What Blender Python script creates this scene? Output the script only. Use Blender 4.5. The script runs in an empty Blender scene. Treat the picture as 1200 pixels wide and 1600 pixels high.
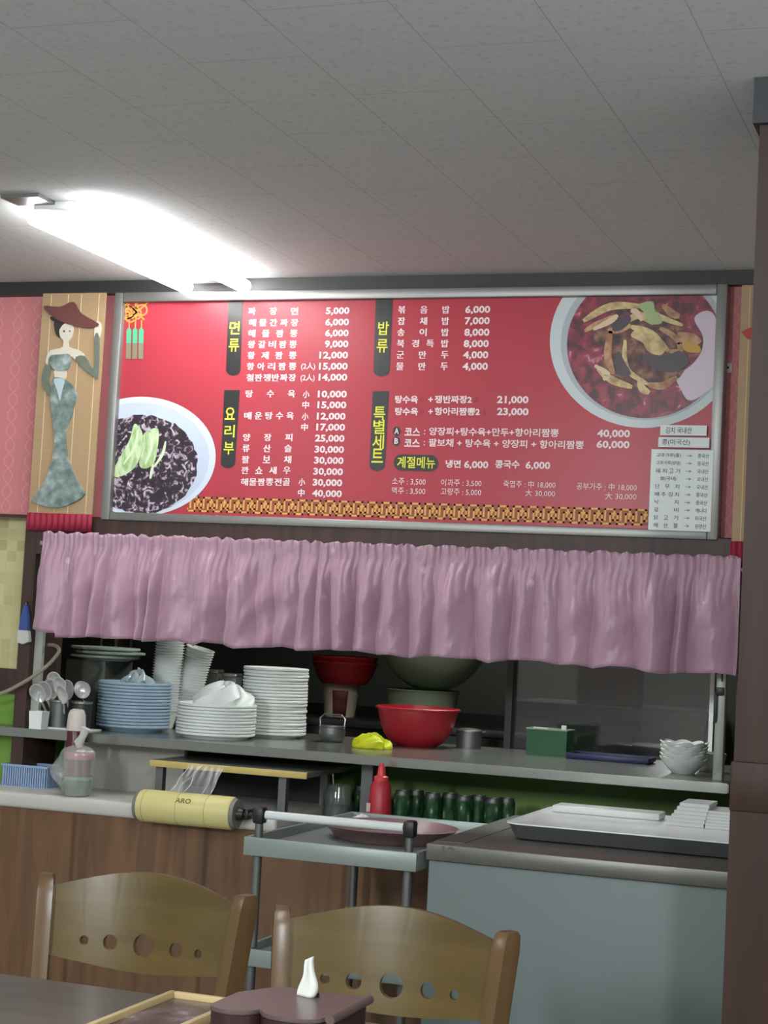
import bpy, bmesh, math, random
from mathutils import Vector, Matrix, Euler, noise
random.seed(7)
S = bpy.context.scene
C = S.collection
PI = math.pi

# ------------------------------------------------------------------ camera
EYE = 1.40
FPX = 2759.6
YAW, PITCH, ROLL = 0.340183, 0.06481, 0.052932
cy, sy, cp, sp, cr, sr = math.cos(YAW), math.sin(YAW), math.cos(PITCH), math.sin(PITCH), math.cos(ROLL), math.sin(ROLL)
_A = Matrix(((cy, sy, 0), (0, 0, -1), (-sy, cy, 0)))
_B = Matrix(((1, 0, 0), (0, cp, sp), (0, -sp, cp)))
_C = Matrix(((cr, -sr, 0), (sr, cr, 0), (0, 0, 1)))
MC = _C @ _B @ _A                       # world -> camera (right, down, forward)
cam_d = bpy.data.cameras.new('camera')
cam_d.sensor_fit = 'VERTICAL'
cam_d.sensor_height = 36
cam_d.lens = FPX / 1600 * 36
cam_d.clip_start = 0.05
cam = bpy.data.objects.new('camera', cam_d)
C.objects.link(cam)
r_, d_, f_ = MC[0], MC[1], MC[2]
cam.matrix_world = Matrix(((r_[0], -d_[0], -f_[0], 0), (r_[1], -d_[1], -f_[1], 0), (r_[2], -d_[2], -f_[2], EYE), (0, 0, 0, 1)))
S.camera = cam

def at(px, py, Y=None, Z=None, X=None):
    """the point of a real plane that lies in the direction of a photograph pixel"""
    d = MC.transposed() @ Vector(((px - 600) / FPX, (py - 800) / FPX, 1))
    t = Y / d.y if Y is not None else ((Z - EYE) / d.z if Z is not None else X / d.x)
    return Vector((d.x * t, d.y * t, d.z * t + EYE))

# ------------------------------------------------------------------ world, lights, exposure
W = bpy.data.worlds.new('world'); S.world = W
W.use_nodes = True
W.node_tree.nodes['Background'].inputs[0].default_value = (0.6, 0.65, 0.7, 1)
W.node_tree.nodes['Background'].inputs[1].default_value = 0.02
S.view_settings.view_transform = 'Standard'
S.view_settings.look = 'None'
S.view_settings.gamma = 1
S.view_settings.use_curve_mapping = False
S.view_settings.exposure = 0.40
TUBE = 19.0

def area(name, loc, sx, sy_, power, col=(1, 1, 1), rot=(0, 0, 0)):
    l = bpy.data.lights.new(name, 'AREA'); l.shape = 'RECTANGLE'
    l.size, l.size_y, l.energy, l.color = sx, sy_, power, col
    o = bpy.data.objects.new(name, l); o.location = loc; o.rotation_euler = rot
    C.objects.link(o); return o
COOL = (0.93, 0.98, 1.0)
area('dining_light', (-0.6, 1.7, 2.40), 0.25, 1.1, 16, COOL, (0.6, 0, 0))
area('dining_light', (-3.3, 1.9, 2.40), 0.25, 1.1, 16, COOL, (0.6, 0, 0))
area('dining_light', (0.9, -1.0, 2.40), 0.25, 1.1, 105, COOL, (0.8, 0, 0))
area('dining_light', (-2.2, -1.3, 2.40), 0.25, 1.1, 115, COOL, (0.8, 0, 0))
area('dining_light', (1.7, 3.4, 2.40), 0.25, 1.1, 10, COOL)
area('kitchen_light', (-1.6, 5.75, 2.40), 0.3, 1.6, 23, (0.93, 1.0, 0.95))
area('kitchen_light', (-2.0, 7.3, 2.40), 0.3, 1.1, 22, (0.93, 1.0, 0.95))

# ------------------------------------------------------------------ materials
def srgb(r, g, b):
    f = lambda c: (c / 255 / 12.92) if c / 255 <= 0.04045 else ((c / 255 + 0.055) / 1.055) ** 2.4
    return (f(r), f(g), f(b), 1)
MATS = {}
def mat(name, col, rough=0.5, metal=0.0, noise=0.0, nscale=8.0, bump=0.0, bscale=60.0, spec=0.5, stretch=(1, 1, 1), sheen=0, trans=0, alpha=1, emit=0):
    if name in MATS: return MATS[name]
    m = bpy.data.materials.new(name); m.use_nodes = True
    nt = m.node_tree; b = nt.nodes['Principled BSDF']
    c = srgb(*col) if max(col) > 1 else (*col, 1)
    b.inputs['Base Color'].default_value = c
    b.inputs['Roughness'].default_value = rough
    b.inputs['Metallic'].default_value = metal
    b.inputs['Specular IOR Level'].default_value = spec
    if sheen: b.inputs['Sheen Weight'].default_value = sheen
    if trans: b.inputs['Transmission Weight'].default_value = trans
    if alpha < 1: b.inputs['Alpha'].default_value = alpha
    if emit:
        b.inputs['Emission Color'].default_value = c
        b.inputs['Emission Strength'].default_value = emit
    if noise or bump:
        tc = nt.nodes.new('ShaderNodeTexCoord'); mp = nt.nodes.new('ShaderNodeMapping')
        mp.inputs['Scale'].default_value = stretch
        nt.links.new(tc.outputs['Object'], mp.inputs['Vector'])
    if noise:
        n = nt.nodes.new('ShaderNodeTexNoise'); n.inputs['Scale'].default_value = nscale; n.inputs['Detail'].default_value = 5
        nt.links.new(mp.outputs[0], n.inputs['Vector'])
        mx = nt.nodes.new('ShaderNodeMix'); mx.data_type = 'RGBA'
        mx.inputs[6].default_value = tuple(max(0, v * (1 - noise)) for v in c[:3]) + (1,)
        mx.inputs[7].default_value = tuple(min(1, v * (1 + noise)) for v in c[:3]) + (1,)
        nt.links.new(n.outputs['Fac'], mx.inputs[0]); nt.links.new(mx.outputs[2], b.inputs['Base Color'])
    if bump:
        n2 = nt.nodes.new('ShaderNodeTexNoise'); n2.inputs['Scale'].default_value = bscale; n2.inputs['Detail'].default_value = 4
        nt.links.new(mp.outputs[0], n2.inputs['Vector'])
        bp = nt.nodes.new('ShaderNodeBump'); bp.inputs['Strength'].default_value = bump; bp.inputs['Distance'].default_value = 0.01
        nt.links.new(n2.outputs['Fac'], bp.inputs['Height']); nt.links.new(bp.outputs[0], b.inputs['Normal'])
    MATS[name] = m
    return m

def ramp_mat(name, maker, stops, rough=0.5, metal=0, spec=0.5, bump=0):
    """maker(nt, coord) -> a float socket; stops = [(pos, rgb)]"""
    m = bpy.data.materials.new(name); m.use_nodes = True
    nt = m.node_tree; b = nt.nodes['Principled BSDF']
    tc = nt.nodes.new('ShaderNodeTexCoord')
    s = maker(nt, tc.outputs['Object'])
    r = nt.nodes.new('ShaderNodeValToRGB')
    e = r.color_ramp.elements
    while len(e) < len(stops): e.new(0.5)
    for el, (p, c) in zip(e, stops): el.position = p; el.color = srgb(*c)
    nt.links.new(s, r.inputs[0]); nt.links.new(r.outputs[0], b.inputs['Base Color'])
    b.inputs['Roughness'].default_value = rough; b.inputs['Metallic'].default_value = metal
    b.inputs['Specular IOR Level'].default_value = spec
    if bump:
        bp = nt.nodes.new('ShaderNodeBump'); bp.inputs['Strength'].default_value = bump; bp.inputs['Distance'].default_value = 0.005
        nt.links.new(s, bp.inputs['Height']); nt.links.new(bp.outputs[0], b.inputs['Normal'])
    MATS[name] = m
    return m
def mapped(nt, co, scale, rot=(0, 0, 0), loc=(0, 0, 0)):
    mp = nt.nodes.new('ShaderNodeMapping'); mp.inputs['Scale'].default_value = scale
    mp.inputs['Rotation'].default_value = rot; mp.inputs['Location'].default_value = loc
    nt.links.new(co, mp.inputs['Vector']); return mp.outputs[0]
def noise_of(scale, vec=(1, 1, 1), detail=6, distortion=0):
    def f(nt, co):
        n = nt.nodes.new('ShaderNodeTexNoise'); n.inputs['Scale'].default_value = scale
        n.inputs['Detail'].default_value = detail; n.inputs['Distortion'].default_value = distortion
        nt.links.new(mapped(nt, co, vec), n.inputs['Vector']); return n.outputs['Fac']
    return f
def voronoi_of(scale, vec=(1, 1, 1), feature='F1', rnd=1.0, rot=(0, 0, 0)):
    def f(nt, co):
        n = nt.nodes.new('ShaderNodeTexVoronoi'); n.inputs['Scale'].default_value = scale; n.feature = feature
        n.inputs['Randomness'].default_value = rnd
        nt.links.new(mapped(nt, co, vec, rot), n.inputs['Vector']); return n.outputs['Distance']
    return f

STEEL = mat('brushed_steel', (152, 154, 148), 0.26, 0.85, noise=0.12, nscale=5, bump=0.03, bscale=90, stretch=(1, 12, 12))
STEEL_D = mat('dull_steel', (112, 114, 112), 0.45, 0.7, noise=0.15, nscale=12)
CHROME = mat('polished_steel', (205, 205, 205), 0.12, 1.0)
ALU = mat('aluminium', (186, 186, 182), 0.32, 0.8)
WHITE_P = mat('white_melamine', (232, 237, 233), 0.32)
WHITE_T = mat('white_plastic', (214, 217, 214), 0.4)
BLUE_P = mat('pale_blue_melamine', (160, 183, 200), 0.35)
PALE_P = mat('pale_green_melamine', (182, 196, 184), 0.35)
RED_PL = mat('red_plastic', (164, 34, 46), 0.35)
BLACK_PL = mat('black_plastic', (22, 22, 23), 0.4)
DARK = mat('dark_paint', (26, 27, 26), 0.6)
PAPER = mat('white_paper', (232, 240, 238), 0.8)
INK = mat('grey_ink', (52, 58, 66), 0.8)
BROWN_W = ramp_mat('dark_brown_wood', noise_of(3.2, (14, 14, 1)), [(0.3, (52, 34, 28)), (0.7, (74, 50, 42))], 0.5)

# ------------------------------------------------------------------ mesh helpers
class MB:
    def __init__(s): s.bm = bmesh.new(); s.mi = 0
    def _mark(s, faces):
        for f in faces: f.material_index = s.mi
    def box(s, lo, hi, bev=0.0, seg=2, M=None):
        x0, y0, z0 = lo; x1, y1, z1 = hi
        t = bmesh.new()
        v = [t.verts.new(p) for p in ((x0, y0, z0), (x1, y0, z0), (x1, y1, z0), (x0, y1, z0), (x0, y0, z1), (x1, y0, z1), (x1, y1, z1), (x0, y1, z1))]
        for q in ((3, 2, 1, 0), (4, 5, 6, 7), (0, 1, 5, 4), (1, 2, 6, 5), (2, 3, 7, 6), (3, 0, 4, 7)): t.faces.new([v[i] for i in q])
        if bev: bmesh.ops.bevel(t, geom=t.edges[:], offset=bev, segments=seg, affect='EDGES', profile=0.5)
        s.add(t, M); return s
    def add(s, t, M=None):
        if M is not None: t.transform(M)
        me = bpy.data.meshes.new('tmp'); t.to_mesh(me); t.free()
        n = len(s.bm.faces); s.bm.from_mesh(me); bpy.data.meshes.remove(me)
        s.bm.faces.ensure_lookup_table()
        s._mark(s.bm.faces[n:])
    def lathe(s, prof, seg=32, M=None, mod=None, closed=False):
        """prof: [(r, z)] ; mod(theta, i) -> (radius factor, dz)"""
        t = bmesh.new(); rings = []
        for i, (r, z) in enumerate(prof):
            if r < 1e-6: rings.append([t.verts.new((0, 0, z))]); continue
            ring = []
            for k in range(seg):
                a = 2 * PI * k / seg; kf, dz = mod(a, i) if mod else (1, 0)
                ring.append(t.verts.new((r * kf * math.cos(a), r * kf * math.sin(a), z + dz)))
            rings.append(ring)
        pairs = list(zip(rings, rings[1:]))
        if closed: pairs.append((rings[-1], rings[0]))
        for a, b in pairs:
            for k in range(seg):
                k2 = (k + 1) % seg
                if len(a) == 1 and len(b) == 1: continue
                if len(a) == 1: t.faces.new((a[0], b[k2], b[k]))
                elif len(b) == 1: t.faces.new((a[k], a[k2], b[0]))
                else: t.faces.new((a[k], a[k2], b[k2], b[k]))
        bmesh.ops.recalc_face_normals(t, faces=t.faces[:])
        s.add(t, M); return s
    def cyl(s, r, z0, z1, seg=24, M=None, r2=None):
        r2 = r if r2 is None else r2
        return s.lathe([(0, z0), (r, z0), (r2, z1), (0, z1)], seg, M)
    def tube(s, pts, r, seg=10, caps=True):
        t = bmesh.new(); pts = [Vector(p) for p in pts]; n = len(pts)
        rs = r if isinstance(r, (list, tuple)) else [r] * n
        up = None; rings = []
        for i, p in enumerate(pts):
            d = (pts[min(i + 1, n - 1)] - pts[max(i - 1, 0)]).normalized()
            if up is None: up = Vector((0, 0, 1)) if abs(d.z) < 0.9 else Vector((1, 0, 0))
            u = (up - d * up.dot(d)).normalized(); v = d.cross(u); up = u
            rings.append([t.verts.new(p + rs[i] * (math.cos(2 * PI * k / seg) * u + math.sin(2 * PI * k / seg) * v)) for k in range(seg)])
        for a, b in zip(rings, rings[1:]):
            for k in range(seg): t.faces.new((a[k], a[(k + 1) % seg], b[(k + 1) % seg], b[k]))
        if caps:
            t.faces.new(rings[0][::-1]); t.faces.new(rings[-1])
        bmesh.ops.recalc_face_normals(t, faces=t.faces[:])
        s.add(t); return s
    def prism(s, poly, axis, a, b, bev=0):
        """2D outline extruded; axis 'y': poly in (x, z) between y=a and y=b; axis 'z': poly in (x, y); axis 'x': poly in (y, z)"""
        t = bmesh.new()
        P = {'y': lambda u, v, w: (u, w, v), 'z': lambda u, v, w: (u, v, w), 'x': lambda u, v, w: (w, u, v)}[axis]
        A = [t.verts.new(P(u, v, a)) for u, v in poly]; B = [t.verts.new(P(u, v, b)) for u, v in poly]
        n = len(poly)
        t.faces.new(A); t.faces.new(B[::-1])
        for k in range(n): t.faces.new((A[k], B[k], B[(k + 1) % n], A[(k + 1) % n]))
        bmesh.ops.recalc_face_normals(t, faces=t.faces[:])
        if bev: bmesh.ops.bevel(t, geom=t.edges[:], offset=bev, segments=2, affect='EDGES')
        bmesh.ops.triangulate(t, faces=[f for f in t.faces if len(f.verts) > 4])
        s.add(t); return s
    def flat(s, poly, y):
        """outline in (x, z) as one printed face at depth y, facing the room"""
        t = bmesh.new()
        f = t.faces.new([t.verts.new((u, y, v)) for u, v in poly])
        f.normal_update()
        if f.normal.y > 0: f.normal_flip()
        bmesh.ops.triangulate(t, faces=t.faces[:])
        s.add(t); return s
    def grid(s, fn, nu, nv, closed_u=False):
        t = bmesh.new()
        V = [[t.verts.new(fn(i / (nu if closed_u else nu - 1), j / (nv - 1))) for j in range(nv)] for i in range(nu)]
        for i in range(nu if closed_u else nu - 1):
            for j in range(nv - 1):
                t.faces.new((V[i][j], V[(i + 1) % nu][j], V[(i + 1) % nu][j + 1], V[i][j + 1]))
        bmesh.ops.recalc_face_normals(t, faces=t.faces[:])
        s.add(t); return s
    def build(s, name, m, parent=None, loc=None, angle=35, rot=None):
        me = bpy.data.meshes.new(name); s.bm.to_mesh(me); s.bm.free()
        for q in (m if isinstance(m, (list, tuple)) else [m]): me.materials.append(q)
        me.polygons.foreach_set('use_smooth', [True] * len(me.polygons))
        me.set_sharp_from_angle(angle=math.radians(angle))
        o = bpy.data.objects.new(name, me); C.objects.link(o)
        if parent is not None: o.parent = parent
        if loc is not None: o.location = loc
        if rot is not None: o.rotation_euler = rot
        return o

def tag(o, label, cat, group=None, kind=None):
    o['label'] = label; o['category'] = cat
    if group: o['group'] = group
    if kind: o['kind'] = kind
    return o
def thing(name, label, cat, loc=(0, 0, 0), rotz=0, group=None):
    o = bpy.data.objects.new(name, None); C.objects.link(o)
    o.empty_display_size = 0.05
    o.location = loc; o.rotation_euler = (0, 0, rotz)
    return tag(o, label, cat, group)
def struct(o): o['kind'] = 'structure'; return o
def dup(root, loc, rot=None, label=None):
    r = root.copy(); C.objects.link(r); r.location = loc
    if rot is not None: r.rotation_euler = rot
    if label: r['label'] = label
    for ch in list(root.children):
        c = ch.copy(); C.objects.link(c); c.parent = r
        for g in list(ch.children):
            d = g.copy(); C.objects.link(d); d.parent = c
    return r
def rotY(a): return Matrix.Rotation(a, 4, 'Y')
def rotX(a): return Matrix.Rotation(a, 4, 'X')
def rotZ(a): return Matrix.Rotation(a, 4, 'Z')
def T(x, y, z): return Matrix.Translation((x, y, z))
def solid(o, t, off=0):
    md = o.modifiers.new('thickness', 'SOLIDIFY'); md.thickness = t; md.offset = off; return o

# ------------------------------------------------------------------ the room
YW = 5.0            # face of the wall that carries the menu board
ZC = 2.457
XL, XR, YB, YK = -5.2, 2.6, -2.6, 8.3

# ceiling: square-edged speckled tiles, 245 mm wide boards laid in staggered rows
def ceil_mat():
    m = bpy.data.materials.new('ceiling_tile'); m.use_nodes = True
    nt = m.node_tree; b = nt.nodes['Principled BSDF']; b.inputs['Roughness'].default_value = 0.9
    b.inputs['Specular IOR Level'].default_value = 0.15
    tc = nt.nodes.new('ShaderNodeTexCoord')
    br = nt.nodes.new('ShaderNodeTexBrick')
    v = mapped(nt, tc.outputs['Object'], (1, 1, 1), (0, 0, PI / 2), (0.3, 0.037, 0))
    nt.links.new(v, br.inputs['Vector'])
    br.inputs['Scale'].default_value = 1.0
    br.inputs['Brick Width'].default_value = 0.49; br.inputs['Row Height'].default_value = 0.2445
    br.inputs['Mortar Size'].default_value = 0.0012; br.inputs['Mortar Smooth'].default_value = 0.3
    br.offset = 0.5; br.offset_frequency = 2
    c = srgb(206, 208, 207); d = srgb(172, 172, 170)
    br.inputs['Color1'].default_value = c; br.inputs['Color2'].default_value = c; br.inputs['Mortar'].default_value = d
    n = nt.nodes.new('ShaderNodeTexNoise'); n.inputs['Scale'].default_value = 55; n.inputs['Detail'].default_value = 6
    nt.links.new(tc.outputs['Object'], n.inputs['Vector'])
    rp = nt.nodes.new('ShaderNodeValToRGB'); rp.color_ramp.elements[0].position = 0.33; rp.color_ramp.elements[0].color = (0.87, 0.87, 0.87, 1)
    rp.color_ramp.elements[1].position = 0.44; rp.color_ramp.elements[1].color = (1, 1, 1, 1)
    nt.links.new(n.outputs['Fac'], rp.inputs[0])
    mx = nt.nodes.new('ShaderNodeMix'); mx.data_type = 'RGBA'; mx.blend_type = 'MULTIPLY'; mx.inputs[0].default_value = 1
    nt.links.new(br.outputs['Color'], mx.inputs[6]); nt.links.new(rp.outputs[0], mx.inputs[7])
    nt.links.new(mx.outputs[2], b.inputs['Base Color'])
    return m
struct(MB().box((XL, YB, ZC), (XR, YK, ZC + 0.1)).build('ceiling', ceil_mat()))
FLOOR = ramp_mat('floor_tile', noise_of(2.5), [(0.3, (170, 170, 166)), (0.7, (188, 188, 184))], 0.45)
struct(MB().box((XL, YB, -0.1), (XR, YK, 0)).build('floor', FLOOR))
CREAM = mat('cream_wall', (216, 216, 214), 0.8, noise=0.06)
struct(MB().box((XL - 0.1, YB, 0), (XL, YK, ZC)).build('wall_left', CREAM))
struct(MB().box((XR, YB, 0), (XR + 0.1, YK, ZC)).build('wall_right', CREAM))
struct(MB().box((XL, YB - 0.1, 0), (XR, YB, ZC)).build('wall_rear', CREAM))
KWALL = mat('dark_kitchen_wall', (62, 64, 58), 0.6, noise=0.3, nscale=2.5)  # dark grey base with random tone variation
struct(MB().box((XL, YK, 0), (XR, YK + 0.1, ZC)).build('wall_kitchen', KWALL))

# pink wallpaper with a faint diamond lattice above the pass-through
def wallpaper():
    m = bpy.data.materials.new('pink_wallpaper'); m.use_nodes = True
    nt = m.node_tree; b = nt.nodes['Principled BSDF']; b.inputs['Roughness'].default_value = 0.7
    tc = nt.nodes.new('ShaderNodeTexCoord')
    sx = nt.nodes.new('ShaderNodeSeparateXYZ'); nt.links.new(tc.outputs['Object'], sx.inputs[0])
    def mth(op, a, bb=None):
        n = nt.nodes.new('ShaderNodeMath'); n.operation = op
        for i, q in enumerate((a, bb)):
            if q is None: continue
            if isinstance(q, (int, float)): n.inputs[i].default_value = q
            else: nt.links.new(q, n.inputs[i])
        return n.outputs[0]
    u = mth('DIVIDE', sx.outputs[0], 0.075); w = mth('DIVIDE', sx.outputs[2], 0.10)
    s1 = mth('SINE', mth('MULTIPLY', w, 2 * PI))
    e1 = mth('ABSOLUTE', mth('SINE', mth('MULTIPLY', mth('ADD', u, mth('MULTIPLY', s1, 0.22)), PI)))
    e2 = mth('ABSOLUTE', mth('SINE', mth('MULTIPLY', mth('SUBTRACT', u, mth('MULTIPLY', s1, 0.22)), PI)))
    e = mth('MINIMUM', e1, e2)
    r = nt.nodes.new('ShaderNodeValToRGB'); r.color_ramp.elements[0].position = 0.03; r.color_ramp.elements[1].position = 0.14
    r.color_ramp.elements[0].color = srgb(216, 148, 148); r.color_ramp.elements[1].color = srgb(206, 128, 130)
    nt.links.new(e, r.inputs[0]); nt.links.new(r.outputs[0], b.inputs['Base Color'])
    return m
struct(MB().box((XL, YW, 1.70), (XR, YW + 0.15, ZC)).build('wall_front', wallpaper()))
struct(MB().box((-0.70, YW, 0), (XR, YW + 0.15, 1.70)).build('wall_front_right', BROWN_W))
# mosaic tile, brown band and green paint left of the brown post
def mosaic():
    def f(nt, co):
        br = nt.nodes.new('ShaderNodeTexBrick'); br.offset = 0
        nt.links.new(mapped(nt, co, (1, 1, 1), (PI / 2, 0, 0)), br.inputs['Vector'])
        br.inputs['Scale'].default_value = 1; br.inputs['Brick Width'].default_value = 0.036; br.inputs['Row Height'].default_value = 0.036
        br.inputs['Mortar Size'].default_value = 0.0015
        br.inputs['Color1'].default_value = (0.1, 0.1, 0.1, 1); br.inputs['Color2'].default_value = (0.9, 0.9, 0.9, 1); br.inputs['Mortar'].default_value = (0.5, 0.5, 0.5, 1)
        return br.outputs['Color']
    return ramp_mat('yellow_mosaic_tile', f, [(0.0, (168, 162, 112)), (0.25, (198, 192, 140)), (0.7, (206, 200, 150)), (1.0, (212, 206, 160))], 0.4)
struct(MB().box((XL, 5.06, 1.20), (-2.969, 5.15, 1.70)).build('wall_tiled', mosaic()))
GREEN = mat('green_paint', (116, 162, 62), 0.55, noise=0.08, nscale=3)
struct(MB().box((XL, 5.06, 0.0), (-2.969, 5.15, 1.12)).build('wall_green', GREEN))
struct(MB().box((XL, 5.46, 0.0), (XR, 5.50, 0.991)).build('wall_undercounter', mat('deep_green_paint', (112, 146, 72), 0.55, noise=0.25, nscale=2.5)))
struct(MB().box((XL, 5.045, 1.12), (-2.969, 5.15, 1.20)).build('trim_1', BROWN_W))
struct(MB().box((-2.968, 4.955, 0.836), (-2.9255, 5.16, 1.70)).build('trim_2', BROWN_W))
struct(MB().box((-2.925, 4.984, 1.02), (-2.897, 5.0, 1.575)).build('trim_3', mat('white_strip', (176, 180, 172), 0.5)))
struct(MB().box((-2.925, 4.955, 1.575), (XR, YW + 0.15, 1.695)).build('trim_4', BROWN_W))
struct(MB().box((XL, 4.965, 2.415), (XR, YW, ZC)).build('trim_5', mat('near_black_trim', (44, 42, 42), 0.5)))
struct(MB().box((XL, 4.985, 1.690), (-2.969, YW, 1.70)).build('trim_6', BROWN_W))

# knotty wood panel below the counters
def panel_wood():
    m = bpy.data.materials.new('knotty_panel_wood'); m.use_nodes = True
    nt = m.node_tree; b = nt.nodes['Principled BSDF']; b.inputs['Roughness'].default_value = 0.55
    tc = nt.nodes.new('ShaderNodeTexCoord')
    g = noise_of(2.6, (9, 9, 1.0), 6, 0.6)(nt, tc.outputs['Object'])
    r = nt.nodes.new('ShaderNodeValToRGB')
    r.color_ramp.elements[0].position = 0.3; r.color_ramp.elements[0].color = srgb(92, 66, 44)
    r.color_ramp.elements[1].position = 0.7; r.color_ramp.elements[1].color = srgb(124, 90, 60)
    nt.links.new(g, r.inputs[0])
    k = voronoi_of(1.0, (4.2, 1, 3.1))(nt, tc.outputs['Object'])
    kr = nt.nodes.new('ShaderNodeValToRGB'); kr.color_ramp.elements[0].position = 0.02; kr.color_ramp.elements[0].color = (0.25, 0.2, 0.18, 1)
    kr.color_ramp.elements[1].position = 0.09; kr.color_ramp.elements[1].color = (1, 1, 1, 1)
    nt.links.new(k, kr.inputs[0])
    mx = nt.nodes.new('ShaderNodeMix'); mx.data_type = 'RGBA'; mx.blend_type = 'MULTIPLY'; mx.inputs[0].default_value = 1
    nt.links.new(r.outputs[0], mx.inputs[6]); nt.links.new(kr.outputs[0], mx.inputs[7])
    sx = nt.nodes.new('ShaderNodeSeparateXYZ'); nt.links.new(tc.outputs['Object'], sx.inputs[0])
    a = nt.nodes.new('ShaderNodeMath'); a.operation = 'PINGPONG'; a.inputs[1].default_value = 0.22
    nt.links.new(sx.outputs[0], a.inputs[0])
    sr_ = nt.nodes.new('ShaderNodeValToRGB'); sr_.color_ramp.elements[0].position = 0.006; sr_.color_ramp.elements[0].color = (0.6, 0.55, 0.5, 1)
    sr_.color_ramp.elements[1].position = 0.009; sr_.color_ramp.elements[1].color = (1, 1, 1, 1)
    nt.links.new(a.outputs[0], sr_.inputs[0])
    m2 = nt.nodes.new('ShaderNodeMix'); m2.data_type = 'RGBA'; m2.blend_type = 'MULTIPLY'; m2.inputs[0].default_value = 1
    nt.links.new(mx.outputs[2], m2.inputs[6]); nt.links.new(sr_.outputs[0], m2.inputs[7])
    nt.links.new(m2.outputs[2], b.inputs['Base Color'])
    return m
PANEL = panel_wood()
struct(MB().box((XL, 4.80, 0.10), (-1.975, 4.84, 0.788)).box((-1.975, 4.80, 0.10), (-0.3, 4.84, 0.748)).build('wall_counter', PANEL))
struct(MB().box((XL, 4.795, 0.0), (-0.3, 4.84, 0.10)).build('baseboard_counter', DARK))
struct(MB().box((-2.86, 5.10, 0.835), (-2.43, 5.12, 0.992)).build('trim_7', mat('pale_panel', (176, 174, 164), 0.6, noise=0.05)))

# brown column at the right, with a thicker lower casing and a dark head
colw = ramp_mat('column_wood', noise_of(2.4, (16, 16, 0.9)), [(0.3, (47, 31, 24)), (0.7, (60, 40, 32))], 0.5, spec=0.3)
struct(MB().box((-0.457, 3.277, 1.19), (-0.05, 3.68, 2.37)).box((-0.463, 3.268, 1.10), (-0.044, 3.69, 1.19), 0.004).box((-0.461, 3.272, 0.0), (-0.046, 3.685, 1.10)).build('column', colw))
struct(MB().box((-0.468, 3.26, 2.37), (XR, 3.69, ZC)).build('beam', mat('dark_beam', (46, 49, 53), 0.6)))

# ------------------------------------------------------------------ fluorescent lamp on the ceiling
lamp = thing('fluorescent_lamp', 'glowing white twin-tube fluorescent lamp on the ceiling above the menu board', 'lamp', (-2.335, 3.94, ZC))
LEN_ = mat('lamp_enamel', (235, 235, 232), 0.4)
m = MB(); m.box((-0.085, 0.03, -0.022), (0.085, 0.99, 0.0), 0.004)
m.build('housing', LEN_, lamp)
TUBEM = mat('tube_glow', (1.0, 1.0, 1.0), 0.4, emit=TUBE)
for sx in (-0.098, 0.098):
    tb = MB(); tb.tube([(sx, 0.06 if sx < 0 else 0.0, -0.034), (sx, 0.985, -0.034)], 0.021, 16).build('tube', TUBEM, lamp)
    for y0, y1 in ((0.075, 0.095), (0.915, 0.935)):
        MB().box((sx - 0.012, y0 + 0.024 * (1 if y0 < 0.4 else -1), -0.0129), (sx + 0.012, y1 + 0.024 * (1 if y0 < 0.4 else -1), -0.0005), 0.002).build('tube_holder', LEN_, lamp)
m = MB(); m.box((-0.13, -0.055, -0.010), (-0.02, 0.029, 0.0)); m.build('end_plate', STEEL_D, lamp)

# ------------------------------------------------------------------ menu board
YF, YP = 4.945, 4.966          # front of the aluminium frame, face of the printed panel
board = thing('menu_board', 'large red restaurant menu board in an aluminium frame above the pass-through window', 'menu board', (-1.75, YW, 1.69))
def bpart(mb, name, m, parent=None):
    o = mb.build(name, m); o.parent = board if parent is None else parent
    o.matrix_parent_inverse = board.matrix_basis.inverted() if parent is None else Matrix()
    return o
bpy.context.view_layer.update()
a_, b_ = at(177, 457, Y=YF), at(1122, 844, Y=YF)
a2_ = at(159, 812, Y=YF)
BX0, BX1, BZ0, BZ1 = (a_.x + a2_.x) / 2, (b_.x + at(1136, 444, Y=YF).x) / 2, (b_.z + a2_.z) / 2, a_.z
FW = 0.030
PX0, PX1, PZ0, PZ1 = BX0 + FW * 0.75, BX1 - FW * 0.75, BZ0 + FW * 0.75, BZ1 - FW * 0.75
def bloc(o, mtx=None):
    o.parent = board; o.matrix_parent_inverse = Matrix.Translation(-Vector((-1.75, YW, 1.69))); return o
fr = MB()
fr.box((BX0, YF, BZ0), (BX0 + FW, YW - 0.001, BZ1), 0.004); fr.box((BX1 - FW, YF, BZ0), (BX1, YW - 0.001, BZ1), 0.004)
fr.box((BX0 + FW, YF + 0.001, BZ1 - FW), (BX1 - FW, YW - 0.001, BZ1), 0.004); fr.box((BX0 + FW, YF + 0.001, BZ0), (BX1 - FW, YW - 0.001, BZ0 + FW * 0.85), 0.004)
bloc(fr.build('frame', mat('dull_aluminium', (150, 150, 147), 0.42, 0.7)))
PRED = mat('menu_red', (174, 58, 70), 0.32, noise=0.05, nscale=1.5, spec=0.3)
bloc(MB().box((PX0, YP, PZ0), (PX1, YW - 0.002, PZ1)).build('panel', PRED))

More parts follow.
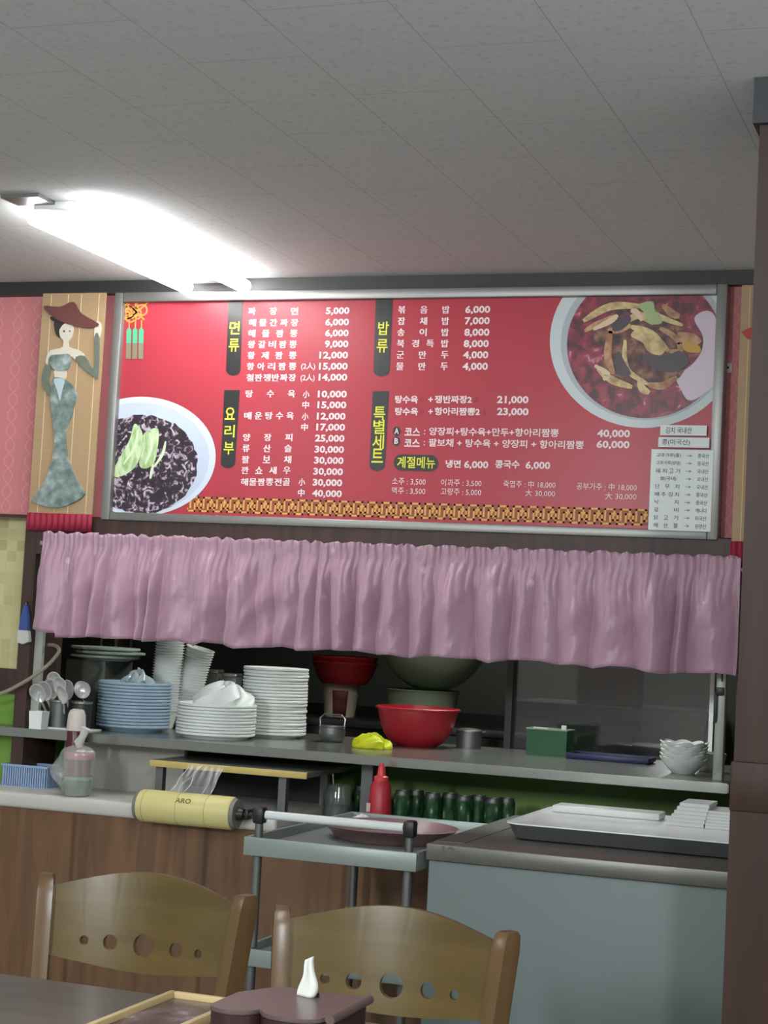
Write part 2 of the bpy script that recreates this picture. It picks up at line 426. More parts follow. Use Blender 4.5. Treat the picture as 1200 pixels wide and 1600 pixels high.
def lay(k): return YP - 0.0004 * k
def B2(px, py):
    p = at(px, py, Y=YP); return (p.x, p.z)
def clip(poly, x0, x1, z0, z1):
    def cut(P, ins, inter):
        out = []
        for i in range(len(P)):
            a, b = P[i - 1], P[i]
            if ins(b):
                if not ins(a): out.append(inter(a, b))
                out.append(b)
            elif ins(a): out.append(inter(a, b))
        return out
    def ix(c): return lambda a, b: (c, a[1] + (b[1] - a[1]) * (c - a[0]) / (b[0] - a[0]))
    def iz(c): return lambda a, b: (a[0] + (b[0] - a[0]) * (c - a[1]) / (b[1] - a[1]), c)
    for ins, it in ((lambda p: p[0] >= x0, ix(x0)), (lambda p: p[0] <= x1, ix(x1)), (lambda p: p[1] >= z0, iz(z0)), (lambda p: p[1] <= z1, iz(z1))):
        poly = cut(poly, ins, it)
        if len(poly) < 3: return []
    return poly
IX0, IX1, IZ0, IZ1 = BX0 + FW, BX1 - FW, BZ0 + FW * 0.85, BZ1 - FW
def printed(mb, poly, k, mi):
    poly = clip(poly, IX0 + 0.0005, IX1 - 0.0005, IZ0 + 0.0005, IZ1 - 0.0005)
    if len(poly) >= 3: mb.mi = mi; mb.flat(poly, lay(k))
def ellipse(cx, cy_, rx, ry, n=64, wob=0):
    return [B2(cx + rx * math.cos(2 * PI * i / n) * (1 + wob * (random.random() - 0.5)), cy_ + ry * math.sin(2 * PI * i / n) * (1 + wob * (random.random() - 0.5))) for i in range(n)]
def smooth(pts, n=6):
    out = []; P = [pts[0]] + list(pts) + [pts[-1]]
    for i in range(1, len(P) - 2):
        for k in range(n):
            t = k / n; a, b, c, d = P[i - 1], P[i], P[i + 1], P[i + 2]
            out.append(tuple(0.5 * (2 * b[j] + (c[j] - a[j]) * t + (2 * a[j] - 5 * b[j] + 4 * c[j] - d[j]) * t * t + (3 * b[j] - a[j] - 3 * c[j] + d[j]) * t ** 3) for j in range(len(b))))
    out.append(tuple(pts[-1])); return out
def smooth_loop(pts, n=5):
    m_ = len(pts); out = []
    for i in range(m_):
        a, b, c, d = pts[i - 1], pts[i], pts[(i + 1) % m_], pts[(i + 2) % m_]
        for k in range(n):
            t = k / n
            out.append(tuple(0.5 * (2 * b[j] + (c[j] - a[j]) * t + (2 * a[j] - 5 * b[j] + 4 * c[j] - d[j]) * t * t + (3 * b[j] - a[j] - 3 * c[j] + d[j]) * t ** 3) for j in range(2)))
    return out
def stroke(mb, pts, w, k, mi, taper=True, closed=False):
    """a printed ribbon along pixel points of the panel, w pixels wide"""
    P = smooth(pts, 5); n = len(P); L = []; R = []
    for i, p in enumerate(P):
        q0, q1 = P[max(0, i - 1)], P[min(n - 1, i + 1)]
        dx, dy = q1[0] - q0[0], q1[1] - q0[1]; l = math.hypot(dx, dy) or 1
        ww = w / 2 * ((0.35 + 0.65 * math.sin(PI * (i + 0.6) / (n + 0.2))) if taper else 1)
        L.append((p[0] - dy / l * ww, p[1] + dx / l * ww)); R.append((p[0] + dy / l * ww, p[1] - dx / l * ww))
    for i in range(n - 1):
        printed(mb, [B2(*q) for q in (L[i], L[i + 1], R[i + 1], R[i])], k, mi)

# text: characters as flat printed meshes
_cur = bpy.data.curves.new('lettering_source', 'FONT'); _cur.resolution_u = 2
_cob = bpy.data.objects.new('lettering_source', _cur); C.objects.link(_cob)
_cache = {}
def glyphs(s, bold):
    key = (s, bold)
    if key in _cache: return _cache[key]
    _cur.body = s; _cur.offset = bold
    dg = bpy.context.evaluated_depsgraph_get(); dg.update()
    me = bpy.data.meshes.new_from_object(_cob.evaluated_get(dg))
    V = [(v.co.x, v.co.y) for v in me.vertices]; F = [tuple(p.vertices) for p in me.polygons]
    bpy.data.meshes.remove(me)
    _cache[key] = (V, F); return V, F
class Text:
    def __init__(s): s.V = []; s.F = []; s.route = None
    def rect(s, txt, x0, x1, zc, h, y, bold=0.025, keep=False):
        V, F = glyphs(txt, bold)
        if not V: return
        u0, u1 = min(v[0] for v in V), max(v[0] for v in V); v0, v1 = min(v[1] for v in V), max(v[1] for v in V)
        if keep: v0, v1 = -0.12, 0.86
        n = len(s.V)
        s.V += [(x0 + (a - u0) / (u1 - u0) * (x1 - x0), y, zc + ((b - v0) / (v1 - v0) - 0.5) * h) for a, b in V]
        s.F += [tuple(i + n for i in f) for f in F]
    def px(s, txt, p0, p1, py, hp, k=3, bold=0.025):
        if s.route: s = s.route(p0, py)
        a = B2(p0, py); b = B2(p1, py)
        z = (a[1] + b[1]) / 2
        s.rect(txt, a[0], b[0], z, hp / 489, lay(k), bold)
    def row(s, txt, p0, p1, py, hp, k=3, bold=0.03, wf=0.98):
        n = len(txt)
        for i, ch in enumerate(txt):
            pc = p0 + (p1 - p0) * i / max(1, n - 1)
            for q in (-0.38, 0.38):
                s.px(ch, pc - hp * wf / 2 + q, pc + hp * wf / 2 + q, py, hp, k + 0.2 * (q > 0), 0.012)
    def build(s, name, m, parent=None):
        me = bpy.data.meshes.new(name); me.from_pydata(s.V, [], s.F)
        me.materials.append(m)
        o = bpy.data.objects.new(name, me); C.objects.link(o)
        return o
CR = lambda x, y: (330 + x / 4.138, 450 + y / 4.138)      # readings from close looks at the photograph
D4 = lambda x, y: (560 + x / 4, 450 + y / 4)
wt = Text(); yt = Text(); ft = Text()
YSEC = [Text() for _ in range(5)]
WSEC = []
def line_of(x, y):
    sec = (0 if y < 600 else 1) if x < 555 else (2 if y < 600 else 3 if y < 704 else 4 if y < 742 else 5 + int((x - 600) // 87))
    for q in WSEC:
        if q.key[0] == sec and abs(q.key[1] - y) < 6: return q
    t = Text(); t.key = (sec, y); WSEC.append(t); return t
wt.route = line_of
yt.route = lambda x, y: YSEC[(0 if y < 600 else 1) if x < 500 else (2 if y < 600 else 3 if x < 612 else 4)]
def crow(txt, x0, x1, y, f=CR, hp=11.2): 
    a, b = f(x0, y), f(x1, y); wt.row(txt, a[0], b[0], a[1], hp)
def cpx(txt, x0, x1, y, f=CR, hp=10.5, bold=0.03, t=None):
    a, b = f(x0, y), f(x1, y); (t or wt).px(txt, a[0], b[0], a[1], hp, bold=bold)
for txt, x0, x1, y in (('짜장면', 265, 540, 150), ('해물간짜장', 267, 540, 224), ('해물짬뽕', 263, 535, 294), ('왕갈비짬뽕', 262, 530, 365), ('황제짬뽕', 260, 528, 436),
                       ('항아리짬뽕', 255, 527, 507), ('철판쟁반짜장', 252, 525, 580), ('탕수육', 247, 520, 684), ('매운탕수육', 238, 511, 826), ('양장피', 230, 503, 966), ('류산슬', 226, 498, 1037),
                       ('팔보채', 223, 495, 1109), ('깐쇼새우', 220, 490, 1179), ('해물짬뽕전골', 216, 487, 1254)): crow(txt, x0, x1, y)
for txt, x0, x1, y in (('5,000', 742, 895, 148), ('6,000', 738, 892, 221), ('6,000', 737, 890, 292), ('9,000', 735, 888, 363), ('12,000', 700, 886, 435), ('15,000', 697, 884, 507), ('14,000', 695, 881, 578),
                       ('10,000', 690, 878, 687), ('15,000', 688, 875, 757), ('12,000', 684, 870, 830), ('17,000', 680, 867, 901), ('25,000', 672, 863, 973), ('30,000', 669, 860, 1045), ('30,000', 666, 857, 1116),
                       ('30,000', 661, 853, 1188), ('30,000', 657, 848, 1259), ('40,000', 653, 846, 1330)): cpx(txt, x0, x1, y + 3, hp=12.5, bold=0.035)
for txt, x, y in (('小', 615, 688), ('中', 612, 756), ('小', 609, 831), ('中', 605, 900), ('小', 587, 1255), ('中', 583, 1324)): cpx(txt, x - 22, x + 22, y, hp=11)
cpx('(2人)', 582, 674, 508, hp=12, bold=0.015); cpx('(2人)', 578, 670, 582, hp=12, bold=0.015)
for txt, x0, x1, y in (('볶음밥', 272, 548, 136), ('잡채밥', 270, 545, 207), ('송이밥', 267, 543, 277), ('북경특밥', 265, 541, 347), ('군만두', 263, 540, 418), ('물만두', 260, 537, 490)): crow(txt, x0, x1, y, D4)
for txt, x0, x1, y in (('6,000', 668, 825, 135), ('7,000', 665, 822, 206), ('8,000', 662, 820, 278), ('8,000', 658, 816, 349), ('4,000', 655, 813, 419), ('4,000', 652, 810, 491)): cpx(txt, x0, x1, y + 3, D4, 12.8, 0.035)
for y, dish, dx1, q in ((697, '쟁반짜장2', 710, '21,000'), (772, '항아리짬뽕2', 760, '23,000')):
    cpx('탕수육', 230, 373, y, D4, 11.5); cpx('小', 384, 410, y, D4, 10, 0.0, ft); cpx('+', 438, 466, y, D4, 7)
    cpx(dish, 477, dx1, y, D4, 11.5); cpx('人', dx1 + 15, dx1 + 42, y, D4, 10, 0.0, ft); cpx(q, 867, 1064, y + 5, D4, 12.8, 0.035)
E7 = lambda x, y: (600 + x / 3.75, 600 + y / 3.75)
F3 = lambda x, y: (840 + x / 3.3333, 430 + y / 3.3333)
cpx('코스', 122, 212, 280, E7, 11.5); cpx('코스', 120, 210, 345, E7, 11.5)
cpx(':', 236, 242, 282, E7, 7, 0.02); cpx(':', 234, 240, 347, E7, 7, 0.02)
cpx('양장피+탕수육+만두+항아리짬뽕', 265, 1025, 282, E7, 12, 0.02); cpx('팔보채 + 탕수육 + 양장피 + 항아리짬뽕', 262, 1172, 350, E7, 12, 0.02)
cpx('40,000', 310, 482, 828, F3, 12.8, 0.035); cpx('60,000', 307, 480, 885, F3, 12.8, 0.035)
cpx('냉면', 362, 450, 468, E7, 11.5); cpx('6,000', 470, 612, 476, E7, 12.5, 0.03); cpx('콩국수', 652, 795, 471, E7, 11.5); cpx('6,000', 830, 975, 480, E7, 12.5, 0.03)
for txt, x0, x1, y in (('소주 : 3,500', 48, 245, 573), ('맥주 : 3,500', 46, 243, 627), ('이과주 : 3,500', 335, 572, 580), ('고량주 : 5,000', 333, 570, 633), ('죽엽주 : 中 18,000', 700, 1005, 589), ('大 30,000', 828, 1003, 641)):
    cpx(txt, x0, x1, y, E7, 10.5, 0.0)
cpx('공부가주 : 中 18,000', 203, 517, 1103, F3, 10.5, 0.0); cpx('大 30,000', 352, 515, 1152, F3, 10.5, 0.0)
a = E7(75, 278); wt.px('A', a[0] - 3.4, a[0] + 3.4, a[1] - 0.5, 8.5, 4); a = E7(73, 336); wt.px('B', a[0] - 3, a[0] + 3, a[1] - 0.5, 8.5, 4)
def head(chars, cen, f, hp, wp):
    for ch, (x, y) in zip(chars, cen):
        a = f(x, y); yt.px(ch, a[0] - wp / 2, a[0] + wp / 2, a[1], hp, 4, 0.012)
head('면류', ((153, 258), (148, 370)), CR, 20, 16); head('요리부', ((123, 812), (120, 926), (115, 1037)), CR, 19, 16)
head('밥류', ((158, 252), (150, 362)), D4, 20, 17); head('특별세트', ((133, 785), (130, 868), (125, 962), (120, 1048)), D4, 21, 18)
a, b = E7(78, 460), E7(300, 460); yt.px('계절메뉴', a[0], b[0], a[1], 17, 4, 0.015)
for q in WSEC: bloc(q.build('menu_line_lettering', mat('menu_white', (236, 214, 216), 0.5)))
for q in YSEC: bloc(q.build('heading_lettering', mat('menu_yellow', (222, 222, 60), 0.5)))
bloc(ft.build('size_mark', mat('menu_faded_red', (122, 34, 48), 0.5)))
# black heading bars with round ends, the black pill and the two discs
BAR = mat('menu_black', (30, 28, 28), 0.3)
def bar(f, xt0, xt1, yt0, xb0, xb1, yb):
    p = [f(xt0, yt0), f(xt1, yt0)]; r = (xb1 - xb0) / 2; cx = (xb0 + xb1) / 2
    p += [f(cx + r * math.cos(t), yb - r * 0.8 + r * 0.8 * math.sin(t)) for t in [PI * i / 14 for i in range(15)]]
    mb = MB(); printed(mb, [B2(*q) for q in p], 2, 0); bloc(mb.build('heading_bar', BAR))
bar(CR, 112, 206, 60, 96, 190, 567); bar(CR, 85, 186, 660, 62, 156, 1166)
bar(D4, 110, 216, 40, 94, 196, 554); bar(D4, 90, 192, 645, 69, 166, 1145)
mb = MB(); cx0, cx1, cyy, rr = 628, 672.5, 723.3, 12.8
printed(mb, [B2(cx1 + rr * math.cos(t), cyy + 0.6 + rr * math.sin(t)) for t in [-PI / 2 + PI * i / 12 for i in range(13)]] + [B2(cx0 + rr * math.cos(t), cyy - 0.6 + rr * math.sin(t)) for t in [PI / 2 + PI * i / 12 for i in range(13)]], 2, 0)
bloc(mb.build('heading_bar', BAR))
for q in (E7(75, 278), E7(73, 336)):
    mb = MB(); printed(mb, ellipse(q[0], q[1], 6, 7.5, 24), 2, 0); bloc(mb.build('course_disc', BAR))
# gold key-pattern border
mb = MB(); GOLD = mat('menu_gold', (222, 164, 86), 0.5); GBAND = mat('menu_olive', (150, 74, 46), 0.5)
ga, gb = B2(293, 791), B2(1016, 809); gz = B2(650, 798)[1]; gh = 0.046
mb.mi = 0; mb.flat([(ga[0], gz - gh / 2), (gb[0], gz - gh / 2), (gb[0], gz + gh / 2), (ga[0], gz + gh / 2)], lay(1))
nu = 32; gw = (gb[0] - ga[0]) / (nu + 0.1); lw = 0.0058; mb.mi = 1
def seg(x0, z0, x1, z1, k):
    mb.flat([(max(ga[0], min(x0, x1) - lw / 2), min(z0, z1) - lw / 2), (max(x0, x1) + lw / 2, min(z0, z1) - lw / 2), (max(x0, x1) + lw / 2, max(z0, z1) + lw / 2), (max(ga[0], min(x0, x1) - lw / 2), max(z0, z1) + lw / 2)], lay(k))
for i in range(nu):
    x = ga[0] + gw * i
    for n_, pts in enumerate((((0.22, 0.72), (0.22, 0.05), (0.80, 0.05), (0.80, 0.42)), ((0.0, 0.80), (0.0, 0.95), (0.55, 0.95), (0.55, 0.34), (1.02, 0.34), (1.02, 0.72), (0.74, 0.72), (0.74, 0.50)))):
        for (u0, v0), (u1, v1) in zip(pts, pts[1:]): seg(x + u0 * gw, gz + (0.5 - v0) * gh, x + u1 * gw, gz + (0.5 - v1) * gh, 2 + n_ * 0.25)
bloc(mb.build('key_border', [GBAND, GOLD]))
# orange knot with three green tassels
mb = MB(); rnd = random.Random(3)
for i in range(9):
    cx, cyk = 197 + rnd.random() * 30, 474 + rnd.random() * 22; r = 5 + rnd.random() * 5
    stroke(mb, [(cx + r * math.cos(t), cyk + r * math.sin(t)) for t in [2 * PI * k / 8 for k in range(9)]], 2.6, 2 + i % 3, 0, False)
for q in (((194, 470), (212, 486), (226, 500)), ((232, 472), (214, 488), (198, 502)), ((212, 468), (213, 500))): stroke(mb, q, 2.6, 4, 0, False)
for i in range(3):
    x = 202 + i * 9.6
    stroke(mb, [(x + 0.5, 500), (x, 514)], 2, 4, 0, False)
    printed(mb, [B2(x - 3.8, 516), B2(x, 511), B2(x + 3.8, 516), B2(x + 3.4, 536), B2(x - 4.2, 536)], 5, 1)
    printed(mb, [B2(x - 4.2, 536), B2(x + 3.4, 536), B2(x + 3.0, 561), B2(x - 4.8, 561)], 5, 2)
bloc(mb.build('knot_ornament', [mat('print_orange', (216, 152, 72), 0.5), mat('print_green', (88, 178, 136), 0.5), mat('print_sage', (130, 128, 104), 0.5)]))
# picture of black-bean noodles
JAJ = ramp_mat('print_black_noodles', noise_of(46, (1, 1, 1), 8, 1.2), [(0.44, (36, 26, 36)), (0.54, (58, 42, 54)), (0.585, (150, 130, 148)), (0.66, (206, 196, 210))], 0.4)
mb = MB(); N = lambda x, y: (160 + x / 4.444, 460 + y / 4.444)
printed(mb, ellipse(220.8, 713, 116.5, 93), 3, 0)
printed(mb, ellipse(219, 715, 108, 86), 4, 3)
printed(mb, ellipse(223, 725.5, 86.6, 77, 80, 0.05), 5, 1)
for poly in (((225, 900), (275, 950), (285, 1050), (230, 1200), (110, 1270), (78, 1230), (130, 1120), (190, 1010)), ((290, 970), (385, 930), (390, 1040), (360, 1170), (300, 1210), (258, 1180), (285, 1060))):
    printed(mb, [B2(*N(*q)) for q in smooth_loop(poly)], 6, 2)
for q in (((442, 1020), (420, 1110), (360, 1200)), ((355, 1180), (335, 1280)), ((100, 1100), (60, 1200), (90, 1240)), ((250, 940), (230, 1050), (150, 1180)), ((330, 960), (345, 1060), (300, 1180))):
    stroke(mb, [N(*p) for p in q], 4.5, 7, 4)
bloc(mb.build('black_noodle_picture', [mat('print_bowl_white', (206, 216, 230), 0.4), JAJ, ramp_mat('print_cucumber', noise_of(40, (2, 1, 0.6)), [(0.35, (150, 186, 120)), (0.6, (202, 222, 178))], 0.5),
                                       mat('print_bowl_inner', (190, 202, 222), 0.4), mat('print_cucumber_pale', (208, 226, 190), 0.5)]))
# picture of red seafood noodle soup
mb = MB(); Q = lambda x, y: (860 + x / 4.444, 450 + y / 4.444)
SOUP = ramp_mat('print_red_soup', noise_of(26, (1, 1, 1), 5, 0.8), [(0.40, (74, 22, 36)), (0.56, (138, 34, 56)), (0.64, (150, 48, 70)), (0.70, (206, 140, 160))], 0.35)
o1 = Q(650, 370); printed(mb, ellipse(o1[0], o1[1], 147, 135.5), 3, 0)
o1 = Q(655, 385); printed(mb, ellipse(o1[0], o1[1], 131, 120), 4, 5)
o1 = Q(658, 398); printed(mb, ellipse(o1[0], o1[1], 122, 114), 5, 1)
printed(mb, [B2(*Q(*p)) for p in smooth_loop(((1000, 210), (1100, 160), (1160, 260), (1160, 620), (1060, 740), (960, 780), (900, 690), (860, 590), (950, 560), (1040, 460), (1060, 340)))], 6, 6)  # pale polygon paints the pinkish glare into the soup picture
NW = ((240, 300, 330, 250, 470, 190), (230, 230, 420, 130, 640, 130), (420, 300, 400, 470, 440, 600), (520, 360, 530, 560, 680, 670), (680, 670, 780, 680, 880, 620), (560, 270, 700, 320, 820, 440), (820, 440, 900, 440, 890, 380),
      (330, 560, 430, 640, 570, 690), (400, 300, 470, 290, 560, 260), (640, 120, 760, 200, 920, 260), (780, 120, 850, 180, 900, 200), (540, 230, 620, 190, 720, 250), (760, 280, 850, 330, 900, 390), (620, 640, 640, 700, 690, 730))
printed(mb, [B2(*Q(*p)) for p in smooth_loop(((300, 330), (420, 180), (640, 110), (880, 200), (960, 420), (900, 620), (700, 690), (470, 660), (330, 560), (390, 440)))], 7, 7)
for i, (x0, y0, x1, y1, x2, y2) in enumerate(NW): stroke(mb, [Q(x0, y0), Q(x1, y1), Q(x2, y2)], 12 if i % 3 else 9, 8 + i % 3, 2 if i % 2 else 8)
printed(mb, [B2(*Q(*p)) for p in smooth_loop(((560, 330), (640, 270), (720, 330), (800, 420), (760, 470), (680, 440), (640, 380)))], 12, 2)
printed(mb, [B2(*Q(*p)) for p in smooth_loop(((640, 470), (800, 470), (900, 440), (965, 520), (850, 585), (720, 560)))], 12, 3)
printed(mb, [B2(*Q(*p)) for p in smooth_loop(((610, 120), (710, 95), (730, 160), (780, 240), (700, 250), (650, 170)))], 12, 4)
printed(mb, [B2(*Q(*p)) for p in smooth_loop(((890, 310), (1000, 320), (1050, 370), (1000, 400), (900, 370)))], 12, 8)
printed(mb, [B2(*Q(*p)) for p in smooth_loop(((920, 380), (1030, 400), (1040, 450), (940, 440)))], 13, 9)
printed(mb, [B2(*Q(*p)) for p in smooth_loop(((440, 240), (540, 190), (560, 230), (500, 290), (440, 300)))], 12, 3)
printed(mb, [B2(*Q(*p)) for p in smooth_loop(((470, 440), (520, 520), (560, 600), (490, 610), (450, 540)))], 12, 3)
for q in (((310, 540), (400, 600), (370, 640)), ((470, 190), (420, 230), (300, 290)), ((560, 160), (600, 170), (640, 230))): stroke(mb, [Q(*p) for p in q], 9, 13, 10)
bloc(mb.build('red_noodle_picture', [mat('print_bowl_grey', (196, 206, 208), 0.4), SOUP, ramp_mat('print_noodle', noise_of(38), [(0.35, (166, 136, 88)), (0.6, (214, 192, 138))], 0.4), mat('print_mussel', (66, 52, 62), 0.35), mat('print_leek', (158, 178, 122), 0.4),
                                     mat('print_bowl_shade', (170, 176, 182), 0.4), mat('painted_soup_glare', (206, 190, 204), 0.35), ramp_mat('print_soup_deep', noise_of(34), [(0.38, (48, 30, 34)), (0.52, (104, 54, 50)), (0.66, (150, 108, 80))], 0.4), ramp_mat('print_squid', noise_of(38), [(0.35, (150, 100, 70)), (0.6, (196, 154, 112))], 0.4),
                                     mat('print_pepper', (196, 150, 50), 0.4), mat('print_prawn', (216, 190, 160), 0.4)]))
# three paper notes stuck on the lower right corner
def note(px0, py0, px1, py1, label, lines, y):
    a, b = at(px0, py0, Y=y), at(px1, py1, Y=y)
    t = thing('paper_note', label, 'note', ((a.x + b.x) / 2, y, b.z), 0, 'origin notes on the menu board')
    hw, h = (b.x - a.x) / 2, a.z - b.z
    MB().box((-hw, 0, 0), (hw, 0.0012, h)).build('sheet', PAPER, t)
    tx = Text()
    for txt, u0, u1, v, hh in lines: tx.rect(txt, -hw + u0 * 2 * hw, -hw + u1 * 2 * hw, h * (1 - v), hh, -0.0004, 0.004)
    o = tx.build('note_lettering', INK); o.parent = t
    return t
rows = []
for i, (n_, a0, a1, c_) in enumerate((('고추가루(홀)', 0.09, 0.48, '중국산'), ('고추가루(양념)', 0.09, 0.48, '중국산'), ('돼지고기', 0.09, 0.48, '국내산'), ('쌀(국내)', 0.16, 0.42, '국내산'), ('단무지', 0.09, 0.48, '국내산'),
                                      ('배추김치', 0.09, 0.48, '중국산'), ('낙지', 0.09, 0.48, '중국산'), ('갈비', 0.09, 0.48, '캐나다'), ('닭고기', 0.09, 0.48, '미국산'), ('해산물', 0.09, 0.48, '원양산'))):
    v = 0.072 + i * 0.0962
    if '(' in n_: rows.append((n_, a0, a1, v, 0.0125))
    else:
        k = len(n_)
        for j, ch in enumerate(n_):
            u = 0.12 + (0.44 - 0.12) * j / (k - 1); rows.append((ch, u - 0.035, u + 0.035, v, 0.0125))
    rows.append(('→', 0.57, 0.66, v, 0.007)); rows.append((c_, 0.75, 0.93, v, 0.0125))
note(1018, 702, 1110, 831, 'white printed origin list stuck on the menu board lower right corner', rows, 4.9425)
note(1029, 683, 1108, 700, 'narrow white handwritten slip directly above the printed origin list', [('콩(미국산)', 0.07, 0.62, 0.5, 0.018)], 4.953)
note(1032, 664, 1104, 681, 'topmost narrow white slip with faint handwriting below the red soup bowl picture', [('김치 국내산', 0.12, 0.68, 0.5, 0.018)], 4.955)

# ------------------------------------------------------------------ bamboo scrolls
BAMB = None
def bamboo():
    def f(nt, co):
        w = nt.nodes.new('ShaderNodeTexWave'); w.bands_direction = 'Z'; w.inputs['Scale'].default_value = 75; w.inputs['Distortion'].default_value = 2.5
        nt.links.new(co, w.inputs['Vector']); return w.outputs['Fac']
    return ramp_mat('bamboo_slats', f, [(0.1, (156, 128, 96)), (0.6, (180, 152, 116))], 0.6, bump=0.1)
BAMB = bamboo(); THREAD = mat('cream_thread', (210, 190, 150), 0.7); MAROON = mat('maroon_cloth', (150, 32, 58), 0.75, noise=0.2, nscale=40)
YS = 4.942
def scroll(px_tl, px_tr, px_bl, py_t, py_b, label):
    tl, tr = at(px_tl, py_t, Y=YS), at(px_tr, py_t, Y=YS); bl = at(px_bl, py_b, Y=YS)
    x0, x1 = (tl.x + bl.x) / 2, (tl.x + bl.x) / 2 + (tr.x - tl.x); z0, z1 = bl.z, tl.z
    t = thing('bamboo_scroll', label, 'wall hanging', ((x0 + x1) / 2, YS, z0))
    hw, h = (x1 - x0) / 2, z1 - z0
    MB().box((-hw, -0.004, 0), (hw, 0.003, h)).build('slat_mat', BAMB, t)
    for u in (-0.72, -0.18, 0.24, 0.8):
        MB().box((u * hw - 0.0012, -0.0055, 0.005), (u * hw + 0.0012, -0.004, h - 0.005)).build('thread', THREAD, t)
    mb = MB(); n = 26
    mb.grid(lambda u, v: (-hw - 0.003 + u * (2 * hw + 0.006), -0.008 + 0.003 * math.sin(u * 70), -0.052 + 0.056 * v), 80, 3)
    solid(mb.build('fringe', MAROON, t), 0.003)
    return t, (x0 + x1) / 2, z0
sc, scx, scz = scroll(66, 164, 48, 459, 803, 'bamboo wall scroll with a tall lady under a parasol, left of the menu board')
def L2(x, y):
    p = at(x / 3, 420 + y / 3, Y=YS); return (p.x - scx, p.z - scz)
DRESS = ramp_mat('grey_blue_dress', noise_of(32, (1, 1, 1), 6), [(0.35, (92, 108, 106)), (0.55, (128, 144, 140)), (0.72, (168, 182, 178))], 0.6)
SKIN = mat('relief_skin', (206, 200, 184), 0.6)
def relief(name, polys, m, y0, y1):
    mb = MB()
    for k, p in enumerate(polys): mb.prism([L2(*q) for q in smooth_loop(p, 3)], 'y', y0 + 0.0003 * k, y1)
    return mb.build(name, m, sc)
GLOVE = mat('grey_glove', (104, 112, 100), 0.6, noise=0.2, nscale=30)
relief('parasol', [((213, 178), (290, 182), (352, 158), (390, 212), (472, 262), (425, 280), (335, 264), (262, 232))], mat('maroon_parasol', (104, 58, 54), 0.6), -0.013, -0.010)
relief('hair', [((262, 250), (300, 232), (350, 246), (345, 262), (310, 258), (285, 290), (288, 325), (268, 305)), ((240, 232), (262, 226), (285, 238), (262, 250))], mat('black_hair', (46, 38, 40), 0.6), -0.010, -0.004)
relief('figure_skin', [((275, 290), (290, 256), (325, 262), (346, 266), (348, 296), (340, 322), (320, 340), (296, 330)), ((303, 305), (328, 312), (327, 365), (375, 383), (402, 412), (362, 432), (338, 412), (245, 412), (228, 452), (221, 430), (240, 385), (300, 368)),
                       ((262, 476), (312, 476), (311, 518), (268, 518)), ((455, 250), (478, 262), (473, 320), (447, 322))], SKIN, -0.009, -0.004)
relief('dress', [((245, 410), (290, 404), (335, 405), (333, 455), (312, 478), (262, 474), (242, 440)), ((262, 512), (320, 525), (360, 572), (362, 612), (342, 690), (314, 785), (332, 905), (370, 1000), (404, 1055), (350, 1098), (262, 1122), (166, 1095), (160, 1080), (215, 1000), (255, 880), (262, 780), (246, 650), (245, 560))], DRESS, -0.0115, -0.004)
relief('glove', [((224, 450), (246, 470), (235, 540), (268, 600), (294, 622), (252, 612), (204, 545), (210, 480))], GLOVE, -0.010, -0.004)
relief('glove', [((358, 428), (402, 410), (438, 470), (450, 440), (450, 320), (470, 320), (466, 500), (446, 508))], GLOVE, -0.010, -0.004)
relief('sash', [((262, 520), (310, 522), (300, 570), (290, 620), (276, 570))], mat('pale_sash', (176, 194, 198), 0.6), -0.0135, -0.011)
relief('face_mark', [((302, 292), (310, 290), (312, 298), (304, 300)),((330, 292), (336, 291), (337, 297), (331, 298))], mat('face_ink', (90, 84, 96), 0.7), -0.0095, -0.0088)
sc2, s2x, s2z = scroll(1158, 1256, 1145, 446, 848, 'bamboo wall scroll half hidden behind the brown column at the right')
mb = MB(); p = at(1172, 516, Y=YS)
mb.prism([(p.x - s2x - 0.024, p.z - s2z - 0.006), (p.x - s2x + 0.05, p.z - s2z + 0.028), (p.x - s2x + 0.10, p.z - s2z), (p.x - s2x + 0.04, p.z - s2z - 0.03), (p.x - s2x - 0.005, p.z - s2z - 0.026)], 'y', -0.010, -0.004)
mb.build('red_motif', mat('red_motif', (178, 58, 62), 0.6), sc2)

# small fittings on the wall
p = at(1138, 575, Y=YW)
hk = thing('wall_hook', 'small white square hook plate on pink wallpaper right of the menu board', 'hook', (p.x, YW, p.z))
MB().box((-0.011, -0.005, -0.014), (0.011, -0.0005, 0.014), 0.002).build('plate', WHITE_T, hk)
MB().cyl(0.003, 0, 0.006, 12, T(0, -0.004, 0) @ rotX(PI / 2)).build('peg', DARK, hk)
p = at(566, 858, Y=4.955)
hk = thing('curtain_hook', 'small pale hook on the brown lintel above the middle of the curtain', 'hook', (p.x, 4.955, p.z))
MB().box((-0.007, -0.004, -0.006), (0.007, -0.0005, 0.016), 0.001).build('plate', mat('pale_grey_plastic', (170, 168, 166), 0.5), hk)
MB().tube([(0, -0.004, -0.002), (0, -0.012, -0.006), (0, -0.016, 0.002)], 0.0025, 8).build('hook_arm', mat('pale_grey_plastic', (170, 168, 166), 0.5), hk)
a, b = at(822, 868, Y=4.953), at(972, 872, Y=4.953)
st = thing('striped_strip', 'black strip with pale blocks on the lintel behind the curtain frill', 'strip', ((a.x + b.x) / 2, 4.9545, a.z - 0.012))
hw = (b.x - a.x) / 2
MB().box((-hw, -0.003, 0), (hw, -0.0003, 0.026)).build('tape', BLACK_PL, st)
mb = MB(); rnd = random.Random(5); x = -hw + 0.01
while x < hw - 0.03:
    w = 0.012 + rnd.random() * 0.02; mb.box((x, -0.0036, 0.006), (x + w, -0.003, 0.022)); x += w + 0.012
mb.build('pale_blocks', mat('pale_blocks', (178, 182, 174), 0.6), st)

